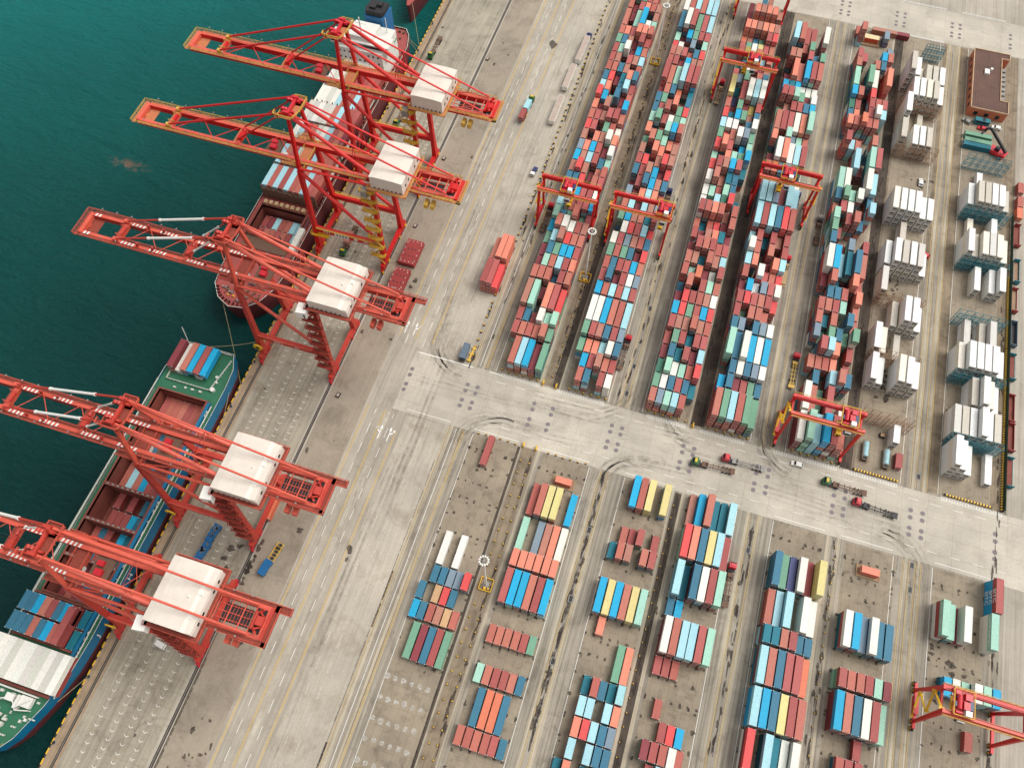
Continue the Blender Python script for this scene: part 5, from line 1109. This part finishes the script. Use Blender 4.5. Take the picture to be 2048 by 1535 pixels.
# ------------------------------------------------------------------ vehicles
def wheels(par, lst, r=.5, wd=.32):
    for x, y in lst:
        mb = MB(); mb.tube((x-wd/2,y,r),(x+wd/2,y,r),r,14); w_ = P('wheel', mb, M['tyre'], par); mb = MB(); mb.tube((x-wd/2-.02,y,r),(x+wd/2+.02,y,r),r*.5,8); P('rim', mb, M['steel'], w_)
def truck(x, y, ang, cm, label, trailer='skel', load=None, tm=None, tl=12.4):
    """origin at the cab, facing local +Y"""
    e = tag(empty('truck', (x,y,.06), R_(ang)), label, 'truck', 'terminal tractors and trailers')
    prof = [(-1.2,.75),(-1.2,3.0),(-.9,3.25),(.5,3.2),(1.0,2.6),(1.25,1.7),(1.25,.75)]; mb = MB(); n = len(prof)
    vs_ = [(-1.2,a,b_) for a, b_ in prof]+[(1.2,a,b_) for a, b_ in prof]
    mb.add(vs_, [(i,(i+1) % n,n+(i+1) % n,n+i) for i in range(n)]+[tuple(range(n-1,-1,-1)), tuple(range(n,2*n))]); cab = P('cab', mb, cm, e)
    mb = MB(); mb.add([(-1.05,.58,3.12),(1.05,.58,3.12),(1.05,1.04,2.62),(-1.05,1.04,2.62)],[(0,3,2,1)]); mb.v = [(a,b_+.05,c_+.03) for a, b_, c_ in mb.v]; mb.boxa(-1.22,-1.2,-.4,.7,1.7,2.6); mb.boxa(1.2,1.22,-.4,.7,1.7,2.6); P('windscreen', mb, M['glass'], cab)
    mb = MB(); mb.boxa(-.75,.75,-.5,.3,3.26,3.5); P('roof_hatch', mb, cm if cm != M['grn'] else M['yel'], cab); mb = MB(); mb.boxa(-1.1,1.1,1.2,1.4,.45,.85); P('bumper', mb, M['dark'], cab)
    mb = MB(); mb.boxa(-.45,.45,-4.8,1.0,.6,.95); mb.boxa(-1.15,1.15,-2.0,-1.3,.6,1.5); mb.tube((-.9,-2.4,.8),(-.9,-1.4,.8),.35,8); P('chassis', mb, M['dark'], e)
    wheels(e, [(-1,.5),(1,.5),(-1,-3.3),(1,-3.3),(-1,-4.4),(1,-4.4)])
    if trailer:
        t_ = empty('trailer'); t_.parent = e; y0, y1 = -2.6, -2.6-tl; mt = tm or M['rust']; mb = MB()
        for s in (-1,1): mb.boxa(s*.5-.12,s*.5+.12,y1,y0,1.05,1.35); mb.boxa(s*1.15-.07,s*1.15+.07,y1,y0,1.2,1.35) if trailer != 'skel' else None
        for k in range(7): yy = y0-.3-k*(tl-.6)/6; mb.boxa(-1.2,1.2,yy-.14,yy+.14,1.22,1.4)
        if trailer == 'skel': mb.boxa(-1.2,1.2,y1,y1+1.6,1.3,1.42); mb.boxa(-1.0,1.0,y0-1.4,y0,1.36,1.44)
        P('frame', mb, mt, t_)
        wheels(t_, [(s,y1+q) for s in (-1,1) for q in (1.6,2.9,4.2)])
        if trailer == 'box':
            mb = MB(); mb.boxa(-1.25,1.25,y1,y0,1.4,4.0); bx = P('box_body', mb, load or M['white'], t_); mb = MB(); mb.boxa(-1.2,1.2,y1+.1,y0-.1,4.0,4.02); P('roof', mb, M['trail'], bx)
    return e
def load_box(x, y, z, ang, L, c, label):
    me, dm = cmesh(L, 2.6); o = bpy.data.objects.new('shipping_container', me); C.objects.link(o); o.location = (x,y,z); o.rotation_euler.z = R_(ang); o.color = (*jit(COL[c]),1); tag(o, label, 'container', 'stacked shipping containers')
    d_ = bpy.data.objects.new('doors', dm); C.objects.link(d_); d_.parent = o; d_.color = o.color; return o
truck(8.7,300.9,180,M['grn'],'green tractor with empty trailer on the apron near the top')
truck(8.9,253.0,180,M['grn'],'green tractor with empty trailer seen under the top quay crane')
truck(14.2,176.2,180,M['grn'],'green tractor facing down the apron below the crane numbered 701'); load_box(13.0,180.2,1.5,0,L20,'n','brown twenty-foot container carried by a tractor on the apron')
t0 = truck(65.4,288.0,-4,M['grn'],'green tractor carrying two boxes along the quay road'); load_box(63.6,279.0,1.5,-4,L20,'c','pale blue box on the moving trailer, directly behind the green cab'); load_box(63.1,272.4,1.5,-4,L20,'r','rust red box on the rear of the moving trailer')
truck(80.5,338.8,-2,M['navy'],'navy tractor with long off-white trailer parked by the post row','box',M['white'],tl=18)
for i, (yy, lb, ln) in enumerate(((298.5,'long beige-roofed trailer without tractor, middle of the parked three',17),(275.3,'long pinkish trailer without tractor, lowest of the parked three',17.5))):
    e = tag(empty('parked_trailer', (78.7,yy,.06), R_(-1)), lb, 'trailer', 'trailers parked beside the post row'); mb = MB(); mb.boxa(-1.4,1.4,0,ln,1.2,3.4); P('box_body', mb, M['white'], e); mb = MB(); mb.boxa(-1.3,1.3,.1,ln-.1,3.4,3.43); P('roof', mb, M['trail'], e); wheels(e, [(s,q) for s in (-1,1) for q in (2,3.3,4.6,ln-3)]); 
    mb = MB(); mb.boxa(-.6,.6,1,ln-1,.9,1.2); P('chassis', mb, M['dark'], e)
e = tag(empty('skip_truck', (80.0,144.6,.06), 0), 'grey-blue covered lorry body parked beside yellow barrier near the crossroad', 'truck'); mb = MB(); mb.boxa(-1.3,1.3,-2.6,4.4,1.1,3.2); P('body', mb, M['slate'], e); mb = MB(); mb.boxa(-1.15,1.15,-3.0,-2.6,.6,2.4); P('bumper', mb, M['dark'], e); wheels(e, [(s,q) for s in (-1,1) for q in (-1.6,1.5,3.2)])
e = tag(empty('yellow_lifting_beam', (82.4,142.5,.06), R_(-4)), 'yellow lifting beam lying beside the grey-blue lorry body', 'beam'); mb = MB(); mb.boxa(-.35,.35,0,7,.1,.9); mb.boxa(-.9,.9,.2,.9,.1,.7); mb.boxa(-.9,.9,3.2,3.9,.1,.7); mb.boxa(-.9,.9,6,6.7,.1,.7); P('beam', mb, M['och'], e)
for (x, y, L_, lb) in ((18.5,48.2,6.4,'upper of two blue lorries with covered load under the cranes'),(17.9,40.8,7.4,'lower of two blue lorries, crumpled cover, under the cranes')):
    e = tag(empty('blue_lorry', (x,y,.06), R_(-9)), lb, 'truck', 'blue lorries on the apron'); mb = MB(); mb.boxa(-1.25,1.25,-L_/2+1.6,L_/2,1.1,2.7); P('body', mb, M['blue'], e); mb = MB(); mb.boxa(-1.2,1.2,-L_/2-.4,-L_/2+1.4,.8,2.6); cb = P('cab', mb, M['blue'], e); mb = MB(); mb.boxa(-1.05,1.05,-L_/2-.45,-L_/2-.4,1.6,2.3); P('windscreen', mb, M['glass'], cb); wheels(e, [(s,q) for s in (-1,1) for q in (-L_/2+.8,L_/2-1.2)])
    mb = MB(); [mb.box((rnd.uniform(-.8,.8), rnd.uniform(-L_/2+2.2,L_/2-.6), 2.8), (rnd.uniform(.5,1), rnd.uniform(.6,1.4), .3), 0, rnd.random()) for _ in range(8)]; P('cover', mb, M['slate'], e)
e = tag(empty('flatbed_truck', (41.4,42.6,.06), R_(-9)), 'small blue lorry with an empty yellow framed bed beside the quay road', 'truck'); mb = MB(); mb.boxa(-1.25,1.25,-3.2,2.6,.9,2.7); bo = P('body', mb, M['blue'], e); mb = MB(); mb.boxa(-1.1,1.1,-3.26,-3.2,1.6,2.4); P('windscreen', mb, M['glass'], bo); mb = MB()
for s_ in (-1,1): mb.boxa(s_*1.15-.1,s_*1.15+.1,2.6,9.6,1.0,1.2)
for q in range(6): mb.boxa(-1.05,1.05,2.8+q*1.32,2.95+q*1.32,1.0,1.15)
P('bed_frame', mb, M['yel'], e); mb = MB(); mb.boxa(-.4,.4,2.6,9.4,.7,.98); P('chassis', mb, M['dark'], e); wheels(e, [(s_,q) for s_ in (-1,1) for q in (-2,1.6,7.6)])
for n_, (x, y, a, cm, lb, tm) in enumerate(((177.6,127.0,92,M['grn'],'green tractor with brown trailer on the crossroad, leftmost of the four',M['rust']),(188.3,131.9,90,M['crim'],'red tractor with grey trailer on the crossroad above the green one',M['steel']),
        (225.6,133.9,89,M['grn'],'green tractor with brown trailer near the white road hatching',M['rust']),(237.3,129.3,86,M['crim'],'red tractor with dark trailer, rightmost of the four on the crossroad',M['dark']),
        (92.4,228,-1,M['crim'],'maroon tractor with rusty trailer under the first yard crane',None),(141.3,171.8,-1,M['crim'],'red tractor with trailer beside the second upper block',None),(151.1,327.2,-1,M['crim'],'maroon tractor with tan trailer under the orange stacks crane',M['tan']),
        (196.4,267.2,0,M['navy'],'navy tractor with dark trailer under the pale blue stacks crane',M['dark']),(207.9,257.4,0,M['steel'],'grey tractor with rusty trailer left of the fifth upper block',None),(197.2,231.2,0,M['crim'],'red tractor with tan covered trailer right of the fourth upper block',M['tan']),
        (207.6,184.2,0,M['crim'],'red tractor with yellow trailer left of the fifth upper block',M['och']),(197.9,92.2,0,M['crim'],'red tractor with rusty trailer right of the fourth lower block',None),(140.9,252,0,M['navy'],'dark tractor waiting above the second yard crane',None))):
    truck(x, y, a, cm, lb, 'skel', tm=tm)
e = tag(empty('tan_cover_box', (196.9,220.6,.06)), 'tan covered flat load on the trailer beside the fourth upper block', 'load'); e.location.z = 0; mb = MB(); mb.boxa(-1.2,1.2,-3.6,3.2,1.45,2.1); P('cover', mb, M['tan'], e)
def car(x, y, ang, cm, label, van=False):
    e = tag(empty('car', (x,y,.06), R_(ang)), label, 'car'); L_ = 2.3; h = 1.9 if van else 1.42
    prof = [(-L_,.35),(-L_,.85),(-L_+.2,.95),(-L_+.7 if not van else -L_+.1,h-.05),(.5 if not van else 1.2,h),(1.2 if not van else 1.8,.95),(L_-.1,.8),(L_,.35)]; n = len(prof); mb = MB()
    mb.add([(-.88,a,b_) for a, b_ in prof]+[(.88,a,b_) for a, b_ in prof], [(i,(i+1) % n,n+(i+1) % n,n+i) for i in range(n)]+[tuple(range(n-1,-1,-1)), tuple(range(n,2*n))]); bo = P('body', mb, cm, e)
    mb = MB(); a, b_ = prof[4], prof[5]; mb.add([(-.74,a[0]+.08,a[1]+.0),(.74,a[0]+.08,a[1]+.0),(.74,b_[0]-.02,b_[1]+.08),(-.74,b_[0]-.02,b_[1]+.08)],[(0,1,2,3),(3,2,1,0)]); mb.v = [(q[0],q[1]+.02,q[2]+.02) for q in mb.v]
    a, b_ = prof[3], prof[2]; m_ = [(-.74,a[0]-.03,a[1]+.02),(.74,a[0]-.03,a[1]+.02),(.74,b_[0]-.0,b_[1]+.1),(-.74,b_[0]-.0,b_[1]+.1)]; mb.add(m_,[(0,1,2,3),(3,2,1,0)]); mb.boxa(-.9,-.88,-1.0,.8,.98,h-.2); mb.boxa(.88,.9,-1.0,.8,.98,h-.2); P('windows', mb, M['glass'], bo)
    wheels(e, [(s*.8,q) for s in (-1,1) for q in (-1.4,1.4)], .32, .22)
    return e
car(214.6,138.0,90,M['white'],'white car with dark windscreen driving on the crossroad'); car(249.1,293.0,3,M['white'],'white car parked on open ground in the sixth upper block'); car(253.6,251.8,75,M['crim'],'small red car parked right of the beige refrigerated boxes')
car(18.4,8.2,80,M['white'],'white van under the stairs of the lowest quay crane',True)
e = tag(empty('pickup', (79.3,245.0,.06), R_(-6)), 'small lorry with blue load bed and white cab near the post row', 'truck'); mb = MB(); mb.boxa(-.95,.95,-.9,2.6,.8,1.4); P('load_bed', mb, M['navy'], e); mb = MB(); mb.boxa(-.95,.95,-2.6,-1.0,.6,2.0); cb = P('cab', mb, M['white'], e); mb = MB(); mb.boxa(-.85,.85,-2.64,-2.6,1.2,1.8); P('windscreen', mb, M['glass'], cb); wheels(e, [(s*.85,q) for s in (-1,1) for q in (-1.8,1.7)], .36, .25)
e = tag(empty('minibus', (274.0,339.4,.06), R_(88)), 'blue minibus parked below the orange building', 'bus'); mb = MB(); mb.boxa(-1.3,1.3,-3.4,3.4,.6,2.7); bo = P('body', mb, M['teal'], e); mb = MB(); mb.boxa(-1,1,-1.2,.2,2.7,2.74); mb.boxa(-1.32,-1.3,-3,3,1.5,2.3); P('windows', mb, M['glass'], bo); wheels(e, [(s*1.1,q) for s in (-1,1) for q in (-2.2,2.2)], .45, .3)
car(281.2,338.3,82,M['white'],'white pickup parked below the orange building'); car(274.8,335.8,85,M['crim'],'small red car squeezed beside the blue minibus'); car(267.4,338.6,60,M['steel'],'grey car at the left corner of the orange building')
# reach stacker
e = tag(empty('reach_stacker', (280.5,322.0,.06), R_(60)), 'red reach stacker with raised dark boom beside green boxes', 'stacker'); mb = MB(); mb.boxa(-1.9,1.9,-4.2,3.6,.9,2.4); mb.boxa(-1.9,1.9,-5.2,-3.6,.9,3.0); P('body', mb, M['crim'], e)
mb = MB(); mb.boxa(-.8,.8,-1.6,.6,2.4,4.0); P('cab', mb, M['glass'], e); mb = MB(); mb.bar((0,-4.4,3.6),(0,7.0,10.2),.9,1.1); mb.bar((0,7.0,10.2),(0,9.2,8.4),.8,.8); P('boom', mb, M['dark'], e); mb = MB(); mb.boxa(-3.2,3.2,8.4,9.4,7.6,8.1); P('spreader', mb, M['dark'], e)
wheels(e, [(s*1.6,q) for s in (-1,1) for q in (-3.6,2.6)], .85, .7)
for yy, c_, lb in ((330.2,'g','upper green forty-foot box lying crosswise below the orange building'),(326.2,'g','lower green forty-foot box lying crosswise beside the reach stacker')):
    load_box(266.4,yy,.1,-90,L40,c_,lb)
load_box(266.0,323.4,.1,-90,L40,'t','teal forty-foot box with orange stripe lying crosswise near the reach stacker')
# crosswise boxes on platforms
for x, y, c_, lb in ((129.6,105.6,'o','pink box lying crosswise on a tan pallet behind the yellow containers'),(241.4,105.8,'o','pink box lying crosswise on a framed pallet at the top of the sixth lower block')):
    load_box(x,y,.35,-90,L20,c_,lb); e = tag(empty('loading_pallet', (x+3,y-1.2,.05)), 'low tan framed pallet beneath the '+lb[:4]+(' box behind the yellow containers' if x < 200 else ' box in the sixth lower block'), 'pallet'); mb = MB(); mb.boxa(-4.1,4.1,-2.1,2.1,.02,.22); P('deck', mb, M['rackb'], e); mb = MB()
    for s in (-1,1): mb.boxa(-4.1,4.1,s*2.1-.1,s*2.1+.1,.22,.5); mb.boxa(s*4.1-.1,s*4.1+.1,-2.0,2.0,.22,.5)
    P('edge_rail', mb, M['tan'], e)
load_box(217.6,389.4,.1,-90,L40,'n','faded brown forty-foot box lying crosswise at the top of the fifth upper block'); load_box(222.0+8,389.4,.1,-90,L20,'k','dark maroon box lying crosswise beside the top road')
load_box(223.2,378.4,.1,0,L20,'v','navy box under the grey one near the yellow kiosk'); load_box(223.2,378.4,2.75,0,L20,'s','slate grey box on top of a navy one near the yellow kiosk')
load_box(209.6,381.4,.1,0,L20,'r','single rust red box at the top left corner of the fifth upper block')
e = tag(empty('kiosk', (217.8,380.4,.06)), 'cream and orange kiosk on a wooden deck at the top of the yard', 'kiosk'); mb = MB(); mb.boxa(-4.6,4.6,-3.2,2.4,0,.5); P('deck', mb, M['rackb'], e); mb = MB(); mb.boxa(-3.6,3.6,-1.2,1.8,.5,3.1); P('cabin', mb, paint('cream_panel', (226,206,160), .6), e); mb = MB(); mb.boxa(-3.4,3.4,-1.32,-1.2,.7,2.9); P('front_panel', mb, paint('orange_panel', (206,78,44), .5), e)
mb = MB()
for s in (-1,1): mb.rail((-4.5,s*(2.8)-.4,.5),(4.5,s*(2.8)-.4,.5),1,step=1.5,t=.1)
P('railing', mb, M['tan'], e)
# tanks in frames
for x, y, lb in ((238.4,151.2,'left pale blue tank container in an open steel frame'),(246.2,150.2,'right pale blue tank container in an open steel frame')):
    e = tag(empty('tank_container', (x,y,.06)), lb, 'tank', 'framed tank containers'); mb = MB(); mb.tube((0,-2.8,1.4),(0,3.4,1.4),1.15,16); P('tank', mb, paint('tank_blue_%d' % int(x), (150,190,196), .5), e); mb = MB()
    for s in (-1,1):
        for q in (-4.6,-3.2,3.6): mb.bar((s*1.25,q,0),(s*1.25,q,2.6),.14,.14)
        for z in (.1,2.6): mb.bar((s*1.25,-4.6,z),(s*1.25,3.6,z),.12,.12)
    for q in (-4.6,-3.2,3.6): mb.bar((-1.25,q,2.6),(1.25,q,2.6),.12,.12); mb.bar((-1.25,q,.1),(1.25,q,.1),.12,.12)
    P('frame', mb, M['rackb'], e); mb = MB(); mb.boxa(-.9,.9,-4.2,-3.3,.1,1.4); P('pump', mb, M['dark'], e)
load_box(249.3,147.0,.1,0,L20,'r','rust red container beside the framed tank containers')
e = tag(empty('generator', (244.2,159.6,.06)), 'small dark generator near the lone white refrigerated box', 'generator'); mb = MB(); mb.boxa(-1,1,-.9,.9,0,1.2); P('housing', mb, M['dark'], e); mb = MB(); mb.boxa(-.8,.8,-.7,.7,1.2,1.3); P('lid', mb, M['tan'], e)
# open-top and flat racks along the right road
def flatrack(x, y, L_, em, fm, label, side=1.0):
    e = tag(empty('open_container', (x,y,.06)), label, 'container', 'open containers along the right road'); mb = MB(); mb.boxa(-1.22,1.22,0,L_,.1,.55); P('floor', mb, fm, e)
    for q in (0, L_-.25): mb = MB(); mb.boxa(-1.24,1.24,q,q+.25,.1,2.6); P('end_wall', mb, em, e)
    for s in (-1,1): mb = MB(); mb.boxa(s*1.24-.06,s*1.24+.06,.25,L_-.25,.1,side); P('side_rail', mb, em, e)
for (x, y, L_, em, fm, lb, sd) in ((291.5,268.0,12,M['hatch'],M['hold'],'dark red open container below the orange one on the right road',.9),(291.6,248,12,M['teal'],M['rackb'],'teal open container with tan floor, uppermost on the right road',1.2),(291,232.5,12,M['hatch'],M['rackb'],'maroon open container with tan floor on the right road',1.0),
        (291.0,215.4,12,M['slate'],M['dark'],'pale grey open container with dark floor on the right road',2.0),(290.9,199.2,12,M['teal'],M['hold'],'teal flat rack with brown floor, middle of the right road',.7),(290.9,180,12,M['hatch'],M['hold'],'long dark maroon open container, upper of a pair',1.4),
        (291.1,167.2,12,M['hatch'],M['hold'],'long dark maroon open container, lower of a pair',1.4),(291.1,152.2,12.2,M['teal'],M['hold'],'teal flat rack with brown floor, lowest on the right road',.7)):
    flatrack(x, y, L_, em, fm, lb, sd)
flatrack(298, 322, 14, M['crim'], M['crim'], 'crimson open container cut by the right edge near the orange building', 2)
# hatch covers
for x0, x1, y0, y1, n, lb in ((38.7,45.9,178.5,191.2,3,'upper stack of red hatch covers on the quay'),(39.0,45.6,163.8,175.4,4,'lower stack of red hatch covers, slightly skewed, on the quay')):
    e = tag(empty('hatch_cover_stack'), lb, 'hatch cover', 'stacks of red hatch covers')
    for j in range(n):
        dx, dy = rnd.uniform(-.25,.25), rnd.uniform(-.25,.25); mb = MB(); mb.boxa(x0+dx,x1+dx,y0+dy,y1+dy,.1+j*.85,.1+j*.85+.72); mb.boxa(x0+dx+.25,x1+dx-.25,y0+dy+.25,y1+dy-.25,.82+j*.85,.88+j*.85); cv = P('cover', mb, M['hatch'], e)
        if j == n-1:
            mb = MB()
            for a in range(4):
                for b_ in range(2): mb.box((x0+.9+a*(x1-x0-1.8)/3, y0+1+b_*(y1-y0-2), .93+j*.85), (.5,.3,.14))
            for b_ in range(4): mb.box((x0+.5,y0+2+b_*(y1-y0-4)/3,.93+j*.85),(.3,.5,.12)); mb.box((x1-.5,y0+2+b_*(y1-y0-4)/3,.93+j*.85),(.3,.5,.12))
            P('lifting_pad', mb, M['cast'], cv); mb = MB()
            for a in range(3):
                for b_ in range(2): mb.box((x0+2+a*1.6, y0+4+b_*3.5, .9+j*.85), (.5,.6,.06))
            P('recess', mb, M['dark'], cv)
for x, y, lb in ((38.2,200,'small white box with dark shadow on the quay near crane 701'),(37.2,240.6,'small white crate on the quay below the top crane'),(38.6,113.0,'dark drain pit with pale frame near the crossroad'),(36.0,309,'coil of dark cable on the quay near the top')):
    e = tag(empty('equipment_box', (x,y,.05), R_(-6)), lb, 'box'); mb = MB(); mb.boxa(-.8,.8,-1.1,1.1,0,.35); P('base', mb, M['dark'], e); mb = MB(); mb.boxa(-.45,.45,-.7,.7,.35,.6); P('lid', mb, M['trail'], e)
# ------------------------------------------------------------------ orange building
e = tag(empty('office_building'), 'low orange-tiled building with flat brown roof at the upper right', 'building')
FP = [(267,343.3),(284,343.3),(284,351.5),(280.2,351.5),(280.2,381.5),(284,381.5),(284,385.4),(267,385.4)]
mb = MB(); mb.prism(FP, 0, 5.0); P('wall', mb, M['brick'], e)
mb = MB(); mb.poly([(x,y,5.02) for x, y in FP]); rf = P('roof', mb, M['broof'], e); mb = MB(); n = len(FP)
for i in range(n):
    (xa_,ya_),(xb_,yb_) = FP[i], FP[(i+1) % n]; mb.bar((xa_,ya_,5.2),(xb_,yb_,5.2),.35,.5)
P('parapet', mb, paint('parapet_stone', (196,164,130), .8), rf); mb = MB(); mb.boxa(272.2,274.4,368,371.2,5.03,5.9); P('roof_unit', mb, M['white'], rf); mb = MB(); mb.tube((275.2,371.4,5),(275.2,371.4,6.4),.4,8,0,.7); P('dish', mb, M['white'], rf)
mb = MB()
for k in range(7): mb.boxa(266.95,266.99,347+k*5.4,349.2+k*5.4,1.4,3.4)
for k in range(3): mb.boxa(269.5+k*5,271.3+k*5,343.22,343.28,1.2,3.2)
P('window', mb, M['glass'], e); mb = MB(); mb.boxa(270,277,386,388,0,.4); P('step', mb, M['steel'], e)
e = tag(empty('side_shed', (281.6,352.2,0)), 'row of grey ducts and units in the recess of the orange building', 'shed'); mb = MB()
for k in range(8): mb.boxa(.2,2.6,1.5+k*3.4,3.6+k*3.4,.05,1.4)
P('unit', mb, M['steel'], e); mb = MB(); mb.boxa(-.9,-.4,.5,28,2,2.3); P('duct', mb, M['tan'], e)
# manhole frames in the lane centres
for i, (x, y) in enumerate(((146.4,189.3),(146.4,160.6),(146.4,147.9),(146.4,90),(146.6,64.4),(146.4,42.6),(259.0,147),(259.2,112),(259.2,103),(202.6,100))):
    e = tag(empty('drain_grate', (x,y,.08)), 'rectangular drain grate between two lane kerbs, %s counted' % ORD[i+1], 'grate', 'drain grates between the lanes'); e['label'] = 'rectangular steel drain grate with pale frame in the lane between blocks'
    mb = MB(); mb.boxa(-.5,.5,-.9,.9,0,.05); P('grate', mb, M['dark'], e); mb = MB()
    for s in (-1,1): mb.boxa(s*.75-.12,s*.75+.12,-1.3,1.3,0,.08); mb.boxa(-.63,.63,s*1.2-.1,s*1.2+.1,0,.08)
    P('frame', mb, M['steel'], e)
